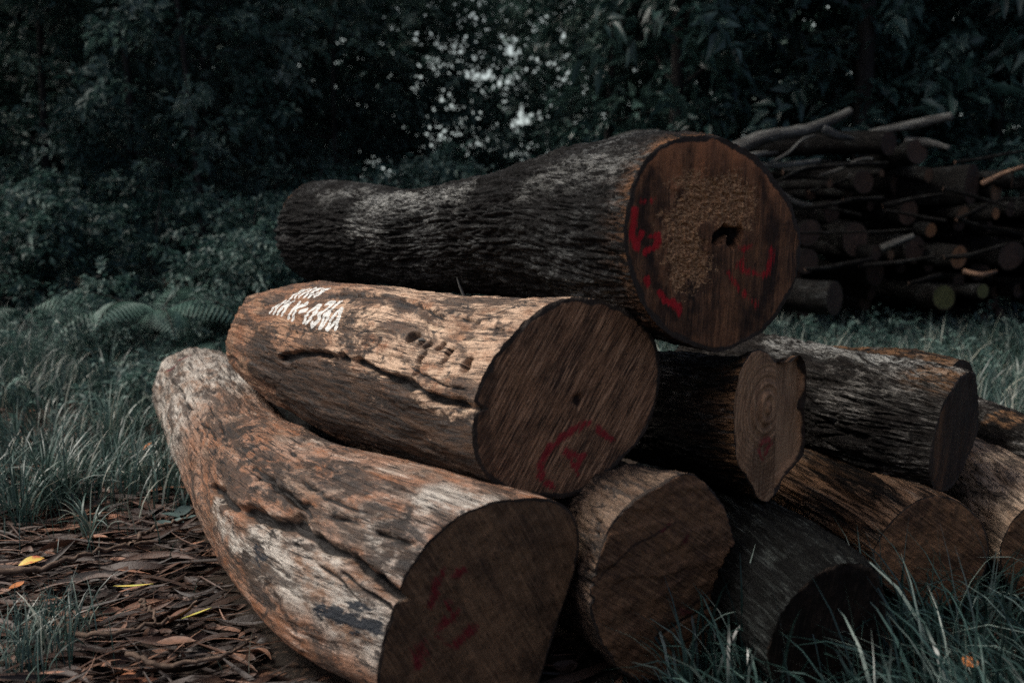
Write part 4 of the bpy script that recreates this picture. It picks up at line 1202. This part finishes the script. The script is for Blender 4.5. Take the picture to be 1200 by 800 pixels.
def plant(kind, i, px, d, sc, label, name, cat, group, rz=0.0, sz=1.0, tw=1.0):
    tr, cr, m = proto(kind, i)
    p = at(px, 300, d); x, y = p[0], p[1]
    root = thing(name, label, cat, (x, y, gz(x, y)), group)
    root.rotation_euler = (0, 0, rz); root.scale = (sc, sc, sc * sz)
    names = ("trunk", "crown") if kind in ("tree", "broad", "light", "big") else ("stem", "foliage")
    for nm, me, mt in ((names[0], tr, M_trunk), (names[1], cr, m)):
        if not me.materials: me.materials.append(mt)
        o = bpy.data.objects.new(nm, me); COL.objects.link(o); o.parent = root
    return root


TG = "trees of the forest edge"
trees = [("tree", 0, -60, 11.0, .8, "bushy dark tree at the far left edge of the forest, nearest the picture's left side"),
         ("tree", 1, 60, 12.5, .72, "dark leafy tree second in from the left edge, above the low left undergrowth"),
         ("tree", 2, 160, 11.6, .66, "black green tree standing over the broad fern on the left"),
         ("light", 0, 243, 11.0, .72, "slim straight pale trunked tree right above the broad fern"),
         ("light", 1, 259, 12.6, .65, "thinner pale trunk just right of the slim straight trunked tree"),
         ("light", 0, 325, 13.5, .66, "dark bushy tree above the far end of the numbered log"),
         ("light", 2, 395, 13.4, .62, "light leaved tree above the far end of the black barked top log"),
         ("broad", 0, 705, 13.0, .62, "broad leaved tree directly behind the middle of the top log"),
         ("broad", 1, 790, 11.5, 1.0, "large leaved tree with layered boughs behind the top log's sawn end"),
         ("tree", 0, 880, 13.0, 1.1, "dark tree behind the thick pale branch of the woodpile"),
         ("broad", 2, 960, 12.5, 1.05, "broad leaved dark tree above the left half of the far woodpile"),
         ("tree", 2, 1060, 13.2, 1.0, "dense dark tree above the middle of the far woodpile"),
         ("tree", 1, 1150, 12.0, 1.1, "leafy dark tree above the right half of the far woodpile"),
         ("broad", 0, 1260, 11.8, 1.1, "dark broad leaved tree at the right edge beyond the woodpile")]
trees += [("big", 1, 1010, 10.9, 1.0, "added tall tree behind the far woodpile, its unseen crown there to shade it"),  # two trees added so that their unseen crowns give shade
          ("big", 0, -30, 12.2, 1.0, "added tall tree beyond the upper left corner, its unseen crown there for shade")]
for k, (kd, i, px, d, sc, lab) in enumerate(trees):
    plant(kd, i, px, d, sc, lab, "forest_tree", "tree", TG, rz=k * 1.7, sz=1.15)

SG = "shrubs in front of the forest"
shrubs = [(0, -20, 8.6, 1.0, "dark shrub at the far left edge behind the grass"),
          (1, 55, 9.2, 1.0, "leafy shrub left of the pale flowering weed"),
          (2, 165, 9.6, 1.0, "black shrub growing behind the broad fern fronds"),
          (0, 262, 9.0, .9, "shrub close to the left of the numbered log's far end"),
          (1, 300, 8.2, .75, "small leafy shrub touching the far end of the black barked top log"),
          (2, 350, 10.4, 1.1, "round shrub just above the far end of the top log"),
          (0, 430, 10.2, 1.1, "grey green shrub above the whitish lichen patch of the top log"),
          (1, 505, 11.0, 1.2, "leafy shrub behind the waist of the top log"),
          (2, 585, 10.2, 1.1, "lighter shrub under the bright sky gap, behind the top log"),
          (0, 640, 9.6, 1.1, "pale green shrub left of the big grey branch behind the top log"),
          (1, 850, 10.6, 1.3, "dark shrub behind the far woodpile's pale branch"),
          (2, 1000, 11.0, 1.4, "dark shrub rising behind the middle of the woodpile"),
          (0, 1110, 10.8, 1.4, "dark shrub showing beyond the woodpile's broken stick"),
          (1, 1190, 10.4, 1.4, "dark shrub at the right edge above the woodpile")]
for k, (i, px, d, sc, lab) in enumerate(shrubs):
    plant("shrub", i, px, d, sc, lab, "forest_shrub", "shrub", SG, rz=k * 2.1)
weeds = [(0, 98, 7.6, .85, "tall weed with clustered pale leaves left of the broad fern"),
         (1, 78, 7.4, .6, "low pale weed in front of the tall clustered weed"),
         (0, 150, 7.9, .5, "leafy weed under the broad fern fronds"),
         (1, 200, 7.2, .5, "spreading weed in the grass above the pale curved log"),
         (0, 255, 7.6, .7, "fine leaved weed beside the numbered log's far end"),
         (1, 20, 7.2, .6, "weed at the left edge of the grass"),
         (0, 1030, 7.3, .42, "pale leaved weed at the foot of the woodpile, right of the loose dark log")]
for k, (i, px, d, sc, lab) in enumerate(weeds):
    plant("weed", i, px, d, sc, lab, "weed_plant", "plant", "weeds along the grass edge", rz=k * 1.3)

# ferns: arching fronds with paired leaflets


def fern(px, d, n, L, label, az0, spread, seed, zb=0.0, wid=.26):
    rg = np.random.default_rng(seed)
    p = at(px, 300, d); x, y = p[0], p[1]
    root = thing("fern", label, "fern", (x, y, gz(x, y)), "ferns on the left")
    for k in range(n):
        az = az0 + spread * (k / max(1, n - 1) - .5) + rg.normal() * .08
        l = L * rg.uniform(.8, 1.1); u = np.linspace(0, 1, 26)
        el = R(68) - u * R(rg.uniform(105, 135))
        ds = l / 25
        hx = np.cumsum(np.cos(el)) * ds; hz = np.cumsum(np.sin(el)) * ds + zb
        C = np.stack([hx * math.cos(az), hx * math.sin(az), hz], 1)
        T = unit(np.gradient(C, axis=0)); S = np.array([-math.sin(az), math.cos(az), 0.0]); Nn = unit(np.cross(T, S)); Nn *= np.sign(Nn[:, 2:3] + 1e-6)
        w = wid * l * np.sin(np.clip(u * 1.02 + .03, 0, 1) * np.pi) ** .7
        bs, dr, nr, ln, wd = [], [], [], [], []
        for sg in (-1, 1):
            for m in range(5, 26):
                bs.append(C[m]); dr.append(unit(S * sg + T[m] * .45 - np.array([0, 0, .25]))); nr.append(Nn[m]); ln.append(max(.03, w[m])); wd.append(ds * .62)
        V, F = leaf_arrays(np.array(bs), np.array(dr), np.array(nr), np.array(ln), np.array(wd), .15, .25)
        fr = link("frond", np_mesh("frond", V, F, True, {"tint": np.repeat(rg.uniform(.2, .9, len(bs)), 5)}), M_fern, None)
        fr.parent = root
        st = link("stalk", np_mesh("stalk", *tube_arrays(C, .008, .002, 5)), M_trunk, None); st.parent = fr


fern(178, 7.7, 9, 1.0, "broad fern with long drooping fronds at the forest's foot on the left", R(-60), R(290), 3, .22)
fern(232, 7.7, 6, .85, "smaller fern right of the broad fern, near the numbered log's far end", R(-30), R(260), 4)
fern(30, 8.8, 6, 1.2, "dim fern in the deep shade at the left edge", R(-70), R(260), 5)

# the wood behind reads as one mass of leaves with a thinner place where the sky shows
rg = np.random.default_rng(21)
N = 15000
mx = rg.uniform(-26, 26, N); my = 15 + 12 * rg.uniform(0, 1, N) ** 1.5; mz = rg.uniform(0, 1, N) ** .9 * 11
mx[:2600] = rg.uniform(-16, -4.5, 2600); mz[:2600] *= .6
ppx, ppy, _ = project(np.stack([mx, my, mz], 1))
gapw = np.exp(-(((ppx - 575) / 85) ** 2)) * sstep(230, 140, ppy) + .8 * np.exp(-(((ppx - 535) / 30) ** 2)) * sstep(160, 90, ppy) + .6 * np.exp(-(((ppx - 1085) / 40) ** 2)) * sstep(120, 90, ppy) * sstep(60, 85, ppy)
keep = (rg.uniform(0, 1, N) > np.clip(gapw, 0, .95)) & ~((mz > 2.4 + .17 * my) & (mx > -14) & (mx < 5))
c = np.stack([mx, my, mz], 1)[keep]
az = rg.uniform(0, 6.28, len(c))
dv = unit(np.stack([np.cos(az), np.sin(az), rg.normal(size=len(c)) * .3], 1))
V, F, tint = foliage(c, dv, 12, 1.0, .36, .17, rg)
o = link("woodland", np_mesh("woodland", V, F, True, {"tint": tint}), M_leaf)
tag(o, "dense dark woodland behind the front trees", "woodland", None, "stuff")
# a thicket with paler leaf colour standing in for the lit middle of the forest
N = 3000
mx = rg.normal(-.7, 2.1, N); my = rg.uniform(14.0, 17.5, N); mz = rg.uniform(.2, 1, N) ** .8 * (5.3 + .6 * np.sin(mx * 2.3) + .5 * np.sin(mx * 5.1))
ppx, ppy, _ = project(np.stack([mx, my, mz], 1))
hole_w = np.zeros(N)
for hx, hy, ax_, ay_ in [(600, 75, 16, 50), (545, 25, 20, 34), (640, 22, 14, 28), (572, 95, 12, 26), (506, 70, 12, 30), (681, 128, 9, 20), (560, 150, 10, 16), (470, 30, 10, 24), (618, 140, 9, 22), (590, 30, 14, 30), (525, 120, 10, 22), (655, 90, 9, 20), (440, 90, 8, 18)]:
    hole_w = np.maximum(hole_w, np.exp(-((ppx - hx) / ax_) ** 2 - ((ppy - hy) / ay_) ** 2))
keep = rg.uniform(0, 1, N) > .97 * hole_w
c = np.stack([mx, my, mz], 1)[keep]
az = rg.uniform(0, 6.28, len(c))
dv = unit(np.stack([np.cos(az), np.sin(az), rg.normal(size=len(c)) * .3 - .2], 1))
V, F, tint = foliage(c, dv, 15, .38, .15, .065, rg)
o = link("thicket_foliage", np_mesh("thicket_foliage", V, F, True, {"tint": tint}), M_leaf_mid)
tag(o, "thicket with leaves coloured paler as if lit, in the middle of the forest", "thicket", None, "stuff")

# ------------------------------------------------------------------ grass
def clear_of_logs(x, y, grow=0.0):
    ok = np.ones(len(x), bool)
    P = np.stack([x, y], 1)
    for cs, rs in FOOT:
        if cs[0][2] > .6: continue
        for (a, b, ra, rb) in zip(cs[:-1], cs[1:], rs[:-1], rs[1:]):
            a, b = a[:2], b[:2]; ab = b - a
            tt = np.clip(((P - a) @ ab) / (ab @ ab), 0, 1)
            inside = ((P - a) @ ab > -0.02 * (ab @ ab))
            dd = np.linalg.norm(P - a - tt[:, None] * ab, axis=1)
            ok &= ~((dd < (ra + (rb - ra) * tt) * .86 + grow) & inside)
    return ok


def grass_arrays(x, y, h, w, rg, lean=.6, az=None, tints=None, nseg=5):
    n = len(x)
    az = rg.uniform(0, 6.28, n) if az is None else az
    ln = np.clip(rg.normal(lean, lean * .45, n), .05, 1.5)
    L = np.stack([np.cos(az), np.sin(az), 0 * az], 1)
    tw = az + np.pi / 2 + rg.normal(size=n) * .5
    S = np.stack([np.cos(tw), np.sin(tw), rg.normal(size=n) * .25], 1)
    z = ground_z(x, y)
    u = np.linspace(0, 1, nseg + 1)
    B = np.stack([x, y, z], 1)
    th = ln[:, None] * u[None] ** 1.3 * 1.25
    st = h[:, None] / nseg
    dx = np.sin(th) * st; dz = np.cos(th) * st
    cx = np.concatenate([np.zeros((n, 1)), np.cumsum(dx[:, 1:], 1)], 1); cz = np.concatenate([np.zeros((n, 1)), np.cumsum(dz[:, 1:], 1)], 1)
    C = B[:, None] + L[:, None] * cx[..., None] + np.array([0, 0, 1.0]) * cz[..., None]
    wd = w[:, None] * (1 - u[None] ** 2.2) * (.55 + .45 * np.minimum(1, u[None] * 4)) * .5 + .0002
    V = np.stack([C - S[:, None] * wd[..., None], C + S[:, None] * wd[..., None]], 2)     # n, seg+1, 2, 3
    k = (nseg + 1) * 2
    o = (np.arange(n) * k)[:, None]
    F = np.concatenate([o + np.array([[2 * i, 2 * i + 1, 2 * i + 3, 2 * i + 2]]) for i in range(nseg)], 0)
    tints = rg.uniform(0, 1, n) ** 1.5 if tints is None else tints
    return V.reshape(-1, 3), F, np.repeat(tints, k)


def field(name, label, n, xr, yr, hr, wr, seed, dens, mat, lean=.7, clump=0):
    rg = np.random.default_rng(seed)
    x = rg.uniform(*xr, n * 3); y = rg.uniform(*yr, n * 3)
    p = dens(x, y) * (.35 + .9 * sstep(-.35, .45, vnoise(np.stack([x * 2.2, y * 2.2, x * 0], 1), seed + 3)))
    ok = (rg.uniform(0, 1, n * 3) < p) & clear_of_logs(x, y)
    x, y = x[ok][:n], y[ok][:n]
    hn = .75 + .5 * vnoise(np.stack([x * 1.1, y * 1.1, x * 0 + 4], 1), seed + 9)
    h = rg.uniform(*hr, len(x)) * hn; w = rg.uniform(*wr, len(x))
    az = rg.uniform(0, 6.28, len(x)) * .6 + 3 * vnoise(np.stack([x * 1.7, y * 1.7, x * 0 + 9], 1), seed + 5)
    V, F, t = grass_arrays(x, y, h, w, rg, lean, az)
    o = link(name, np_mesh(name, V, F, True, {"tint": t}), mat)
    return tag(o, label, "grass", None, "stuff")


def d_left(x, y):
    edge = 4.35 + .35 * vnoise(np.stack([x * 1.4, x * 0, x * 0], 1), 5)
    d = sstep(edge - .25, edge + .5, y)
    d = d * (1 - .85 * np.exp(-(((x + 3.0) / .55) ** 2 + ((y - 5.75) / .35) ** 2)))
    return d


field("grass", "teal green grass beyond the leaf litter on the left", 22000, (-5.5, -.9), (4.0, 8.4), (.16, .50), (.004, .011), 31, d_left, M_grass, .95)
field("grass", "tall thin grass along the forest's foot", 14000, (-7, 7.5), (7.6, 11.5), (.2, .5), (.006, .012), 32, lambda x, y: x * 0 + 1, M_grass, .6)
field("grass", "teal green grass between the stack and the far woodpile", 24000, (.9, 6.5), (4.9, 8.6), (.18, .48), (.004, .011), 33,
      lambda x, y: sstep(4.9, 5.4, y + .5 * (x - 1.6)), M_grass, .95)
field("grass", "grass at the right behind the lower logs", 5000, (2.0, 4.2), (3.2, 5.2), (.18, .4), (.004, .009), 34, lambda x, y: sstep(2.35, 2.6, x), M_grass, .7)


def d_front(x, y):
    p = np.stack([x, y, y * 0], 1)
    return sstep(.42, .95, x + .1 * vnoise(p * 3, 2)) * sstep(3.25, 2.9, y - .12 * (x - 1))


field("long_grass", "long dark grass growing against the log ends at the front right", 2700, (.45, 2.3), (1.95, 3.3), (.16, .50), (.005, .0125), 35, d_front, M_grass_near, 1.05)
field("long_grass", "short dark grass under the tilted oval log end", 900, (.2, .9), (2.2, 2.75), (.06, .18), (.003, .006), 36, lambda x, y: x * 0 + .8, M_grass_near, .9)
field("grass", "tuft of grass in the leaf litter at the lower left", 420, (-1.62, -1.28), (2.62, 3.1), (.12, .34), (.003, .007), 37,
      lambda x, y: np.exp(-(((x + 1.5) / .13) ** 2 + ((y - 2.85) / .2) ** 2)), M_grass, .8)
field("grass", "sparse single blades of grass sticking out of the leaf litter", 260, (-2.6, -.7), (2.6, 4.6), (.12, .36), (.003, .006), 38, lambda x, y: sstep(2.9, 4.6, y) * .5 + .08, M_grass, .5)

def tufts(label, n, per, xr, yr, dens, seed, hr, mat):
    rg = np.random.default_rng(seed)
    cx = rg.uniform(*xr, n * 3); cy = rg.uniform(*yr, n * 3)
    ok = (rg.uniform(0, 1, n * 3) < dens(cx, cy)) & clear_of_logs(cx, cy, .05)
    cx, cy = cx[ok][:n], cy[ok][:n]; m = len(cx)
    a = rg.uniform(0, 6.28, (m, per)); r = np.abs(rg.normal(size=(m, per))) * .05
    x = (cx[:, None] + np.cos(a) * r).ravel(); y = (cy[:, None] + np.sin(a) * r).ravel()
    hs = np.repeat(rg.uniform(.6, 1.1, m), per)
    h = rg.uniform(*hr, m * per) * hs; w = rg.uniform(.005, .012, m * per)
    tn = np.clip(np.repeat(rg.uniform(.1, .75, m), per) + rg.normal(size=m * per) * .18, 0, 1)
    k = clear_of_logs(x, y)
    V, F, tt = grass_arrays(x[k], y[k], h[k], w[k], rg, 1.0, a.ravel()[k] + rg.normal(size=k.sum()) * .5, tn[k], 6)
    return tag(link("grass", np_mesh("grass", V, F, True, {"tint": tt}), mat), label, "grass", None, "stuff")


tufts("long arching tufts of grass on the left", 75, 60, (-5.2, -1.0), (4.25, 8.0), d_left, 81, (.26, .55), M_grass)
tufts("long arching tufts of grass before the far woodpile", 55, 55, (1.6, 6.5), (5.4, 8.4), lambda x, y: x * 0 + .8, 82, (.22, .46), M_grass)
tufts("tufts of grass straying into the leaf litter", 7, 26, (-2.4, -1.35), (3.9, 4.5), lambda x, y: x * 0 + 1, 83, (.25, .5), M_grass)

# low leafy weeds mixed into the grass
def ground_cover(n, xr, yr, dens, seed, label):
    rg = np.random.default_rng(seed)
    x = rg.uniform(*xr, n * 2); y = rg.uniform(*yr, n * 2)
    ok = (rg.uniform(0, 1, n * 2) < dens(x, y) * sstep(-.1, .4, vnoise(np.stack([x * 1.3, y * 1.3, 0 * x], 1), seed))) & clear_of_logs(x, y)
    x, y = x[ok][:n], y[ok][:n]
    c = np.stack([x, y, ground_z(x, y) + rg.uniform(.03, .34, len(x))], 1)
    a = rg.uniform(0, 6.28, len(x))
    V, F, tint = foliage(c, unit(np.stack([np.cos(a), np.sin(a), rg.uniform(.1, .8, len(x))], 1)), 9, .16, .055, .028, rg)
    o = link("ground_cover", np_mesh("ground_cover", V, F, True, {"tint": tint}), M_leaf_mid)
    tag(o, label, "weeds", None, "stuff")


ground_cover(2600, (-6, -1.0), (5.2, 8.8), lambda x, y: sstep(5.2, 6.6, y), 71, "low leafy weeds mixed into the grass on the left")
ground_cover(1200, (1.2, 6.5), (6.2, 8.6), lambda x, y: x * 0 + .7, 72, "low leafy weeds mixed into the grass before the far woodpile")

# ------------------------------------------------------------------ leaf litter
def strips(x, y, z, L, W, az, curl, rg, tint, pitch, cup):
    n = len(x); ns = 7
    u = np.linspace(-.5, .5, ns)
    D = np.stack([np.cos(az), np.sin(az), np.sin(pitch)], 1); S0 = np.stack([-np.sin(az), np.cos(az), 0 * az], 1)
    roll = rg.normal(size=n) * .45
    S = S0 * np.cos(roll)[:, None] + np.array([0, 0, 1.0]) * np.sin(roll)[:, None]
    Nn = unit(np.cross(D, S))
    C = np.stack([x, y, z], 1)[:, None] + D[:, None] * (u[None] * L[:, None])[..., None] + S0[:, None] * ((curl[:, None] * (u[None] ** 2)) * L[:, None])[..., None] \
        + np.array([0, 0, 1.0]) * (rg.normal(size=n)[:, None] * .25 * (u[None] ** 2) * L[:, None])[..., None]
    prof = np.clip(1 - (2 * np.abs(u)) ** 2.2, 0.03, 1)
    w = W[:, None] * prof[None] * .5
    V = np.stack([C - S[:, None] * w[..., None] + Nn[:, None] * (w * cup[:, None])[..., None], C, C + S[:, None] * w[..., None] + Nn[:, None] * (w * cup[:, None])[..., None]], 2)
    k = ns * 3; o = (np.arange(n) * k)[:, None]
    F = []
    for i in range(ns - 1):
        for j in range(2):
            F.append(o + np.array([[3 * i + j, 3 * i + j + 1, 3 * i + j + 4, 3 * i + j + 3]]))
    return V.reshape(-1, 3), np.concatenate(F, 0), np.repeat(tint, k)


def mat_litter():
    t = NT("dead_leaves_and_bark")
    tc = t.n.new("ShaderNodeTexCoord")
    f = t.attr("tint")
    c = t.cramp(f, [(0.0, (0.010, 0.0065, 0.005)), (0.38, (0.038, 0.020, 0.013)), (0.60, (0.11, 0.056, 0.034)), (0.82, (0.23, 0.122, 0.078)), (0.97, (0.32, 0.12, 0.05))])
    n = t.noise(tc.outputs["Object"], 90, 4, .7)
    c = t.mix(t.ramp(n, .45, .7, 0, .7), c, (0.018, 0.013, 0.010))
    return t.out(c, .55, t.bump(n, .004, .6), .4)


M_litter = mat_litter()


def litter(name, label, n, xr, yr, Lr, Wr, seed, dens, zr=(0.0, .03), azs=.5):
    rg = np.random.default_rng(seed)
    x = rg.uniform(*xr, n * 3); y = rg.uniform(*yr, n * 3)
    ok = (rg.uniform(0, 1, n * 3) < dens(x, y)) & clear_of_logs(x, y)
    x, y = x[ok][:n], y[ok][:n]; m = len(x)
    z = ground_z(x, y) + rg.uniform(*zr, m)
    L = rg.uniform(*Lr, m) * rg.uniform(.6, 1, m); W = rg.uniform(*Wr, m)
    az = .35 + rg.normal(size=m) * azs
    V, F, t = strips(x, y, z, L, W, az, rg.normal(size=m) * .35, rg, np.clip(rg.beta(1.1, 2.1, m), 0, 1), rg.normal(size=m) * .12, rg.uniform(-.5, .9, m))
    o = link(name, np_mesh(name, V, F, True, {"tint": t}), M_litter)
    return tag(o, label, "leaf litter", None, "stuff")


dl = lambda x, y: sstep(6.4, 4.4, y) * sstep(.45, .1, x)
litter("leaf_litter", "brown dead leaves covering the ground at the lower left", 6800, (-3.4, .4), (2.1, 6.4), (.04, .17), (.010, .046), 51, dl)
litter("leaf_litter", "long strips of shed bark lying among the dead leaves", 1500, (-3.2, .3), (2.2, 5.6), (.16, .46), (.008, .038), 52, dl, (.01, .05), .45)
litter("leaf_litter", "thin dry twigs and stalks scattered over the dead leaves", 2000, (-3.2, .3), (2.2, 5.6), (.12, .40), (.003, .008), 53, dl, (.015, .055), .6)
litter("leaf_litter", "dead leaves caught in the grass", 2500, (-4.5, 4.5), (2.0, 8), (.06, .14), (.01, .03), 54, lambda x, y: x * 0 + .5)

# single bright leaves one can point to


def mat_one(name, a, b):
    t = NT(name); tc = t.n.new("ShaderNodeTexCoord")
    n = t.noise(tc.outputs["Object"], 35, 4, .7)
    return t.out(t.mix(t.ramp(n, .45, .65), a, b), .5, t.bump(n, .003, .5), .4)


M_yel = mat_one("yellow_green_leaf", (0.42, 0.42, 0.10), (0.50, 0.34, 0.08))
M_ora = mat_one("orange_dead_leaf", (0.40, 0.15, 0.045), (0.26, 0.09, 0.03))
M_mix = mat_one("yellow_and_red_leaf", (0.55, 0.42, 0.08), (0.42, 0.10, 0.05))
M_brn = mat_one("brown_curled_leaf", (0.16, 0.085, 0.055), (0.10, 0.055, 0.035))
M_teal = mat_one("blue_green_leaf", (0.05, 0.085, 0.08), (0.035, 0.062, 0.058))


def on_ground(px, py, h=0.0):
    d = at(px, py, 1.0) - CAM
    t_ = (0.02 + h - CAM[2]) / d[2]
    return CAM + d * t_


def one_leaf(px, py, L, W, az, mat, name, label, h=.05, curl=.2, cup=.3, group="single fallen leaves"):
    p = on_ground(px, py, h)
    rg1 = np.random.default_rng(int(px * 7 + py))
    V, F, t_ = strips(np.array([0.]), np.array([0.]), np.array([0.]), np.array([L]), np.array([W]), np.array([az]), np.array([curl]), rg1, np.array([.5]), np.array([.1]), np.array([cup]))
    o = link(name, np_mesh(name, V, F, True), mat); o.location = p
    return tag(o, label, "leaf", group)


one_leaf(231, 720, .105, .042, R(38), M_yel, "yellow_leaf", "yellow green leaf cupped in a brown one in the litter beside the pale curved log")
one_leaf(155, 687, .15, .026, R(-6), M_yel, "yellow_leaf", "long narrow yellow leaf lying flat in the middle of the litter")
one_leaf(38, 516, .26, .045, R(-10), M_ora, "orange_leaf", "big orange leaf in the grass gap at the left edge", .03)
one_leaf(37, 657, .09, .045, R(35), M_mix, "yellow_leaf", "small half yellow half orange leaf in the litter near the left edge")
one_leaf(32, 706, .17, .024, R(3), M_ora, "orange_leaf", "narrow orange strip of leaf near the left edge below the yellow orange leaf")
one_leaf(20, 686, .06, .03, R(60), M_ora, "orange_leaf", "small curled reddish leaf between the yellow orange leaf and the orange strip")
one_leaf(213, 722, .12, .045, R(60), M_brn, "brown_leaf", "curled brown leaf holding the yellow green leaf", .04, .3, .8)
one_leaf(205, 752, .13, .05, R(-8), M_brn, "brown_leaf", "broad brown leaf lying below the yellow green leaf", .045)
one_leaf(1137, 776, .06, .045, R(40), M_ora, "orange_leaf", "small orange leaf caught in the long grass at the lower right", .16)
one_leaf(176, 520, .10, .03, R(70), M_ora, "orange_leaf", "yellowish leaf hanging in the grass by the pale log's far end", .12)
one_leaf(70, 640, .16, .05, R(20), M_brn, "brown_leaf", "crumpled brown leaf right of the half yellow leaf", .05, .3, .5)
for px, py, a in [(201, 603, 10), (214, 598, 40), (206, 612, -20), (196, 610, 160), (233, 647, 20), (240, 655, -30)]:
    pass
root = thing("seedling", "low blue green seedling with round leaves beside the pale curved log", "seedling", tuple(on_ground(206, 612)))
for px, py, a, L in [(200, 603, 170, .09), (214, 598, 30, .08), (207, 610, -20, .07), (222, 606, 10, .06), (192, 612, 200, .06)]:
    rg1 = np.random.default_rng(px)
    V, F, _ = strips(np.array([0.]), np.array([0.]), np.array([0.]), np.array([L]), np.array([L * .55]), np.array([R(a)]), np.array([.05]), rg1, np.array([.5]), np.array([.15]), np.array([.2]))
    o = link("leaf", np_mesh("leaf", V, F), M_teal); o.parent = root; o.location = Vector(on_ground(px, py, .05)) - root.location
st = [np.array([[0, 0, -.02], [.01, 0, .02], [.02 * math.cos(k), .03 * math.sin(k), .05]]) for k in range(5)]
o = link("stem", np_mesh("stem", *merge([tube_arrays(s_, .003, .002, 5) for s_ in st])), M_teal); o.parent = root

# sticks lying on the litter
sticks = [([(150, 640), (175, 622), (205, 612), (240, 595)], .010, "long dark stick slanting through the litter above the narrow yellow leaf"),
          ([(0, 668), (60, 662), (120, 645), (185, 632)], .012, "long grey stick from the left edge past the half yellow leaf"),
          ([(165, 702), (178, 715), (183, 735)], .007, "small hooked twig under the narrow yellow leaf"),
          ([(60, 728), (110, 745), (190, 725), (230, 705)], .010, "pale brown stick leading up to the yellow green leaf"),
          ([(150, 770), (200, 778), (260, 770), (300, 745)], .009, "stick near the bottom edge pointing at the pale curved log")]
for k, (pts, r, lab) in enumerate(sticks):
    P = [on_ground(px, py, .055) for px, py in pts]
    kn = np.arange(len(P)) * 1.0
    C = catmull(np.array(P), kn, np.linspace(0, kn[-1], 24)) + .006 * rng.normal(size=(24, 3))
    o = link("dry_stick", np_mesh("dry_stick", *tube_arrays(C, r, r * .5, 8)), mat_simple("stick_wood", (.05, .034, .025), (.13, .09, .065), 40))
    tag(o, lab, "stick", "sticks on the leaf litter")
# slivers standing on the numbered log
for px, py, L, lab in [(546, 331, .06, "small pale splinter standing up on the numbered log under the top log"), (495, 399, .02, "tiny white chip lying in the bored hollow of the numbered log")]:
    p = B_.surf(px, py)
    V, F = tube_arrays(np.array([[0, 0, -.005], [-L * .25, 0, L * .5], [-L * .4, 0, L]]) if L > .03 else np.array([[-.012, 0, .002], [0, 0, .004], [.012, -.004, .002]]), .006, .002, 6)
    o = link("wood_chip", np_mesh("wood_chip", V, F), M_branch); o.location = p
    tag(o, lab, "wood chip")
bpy.context.view_layer.update()
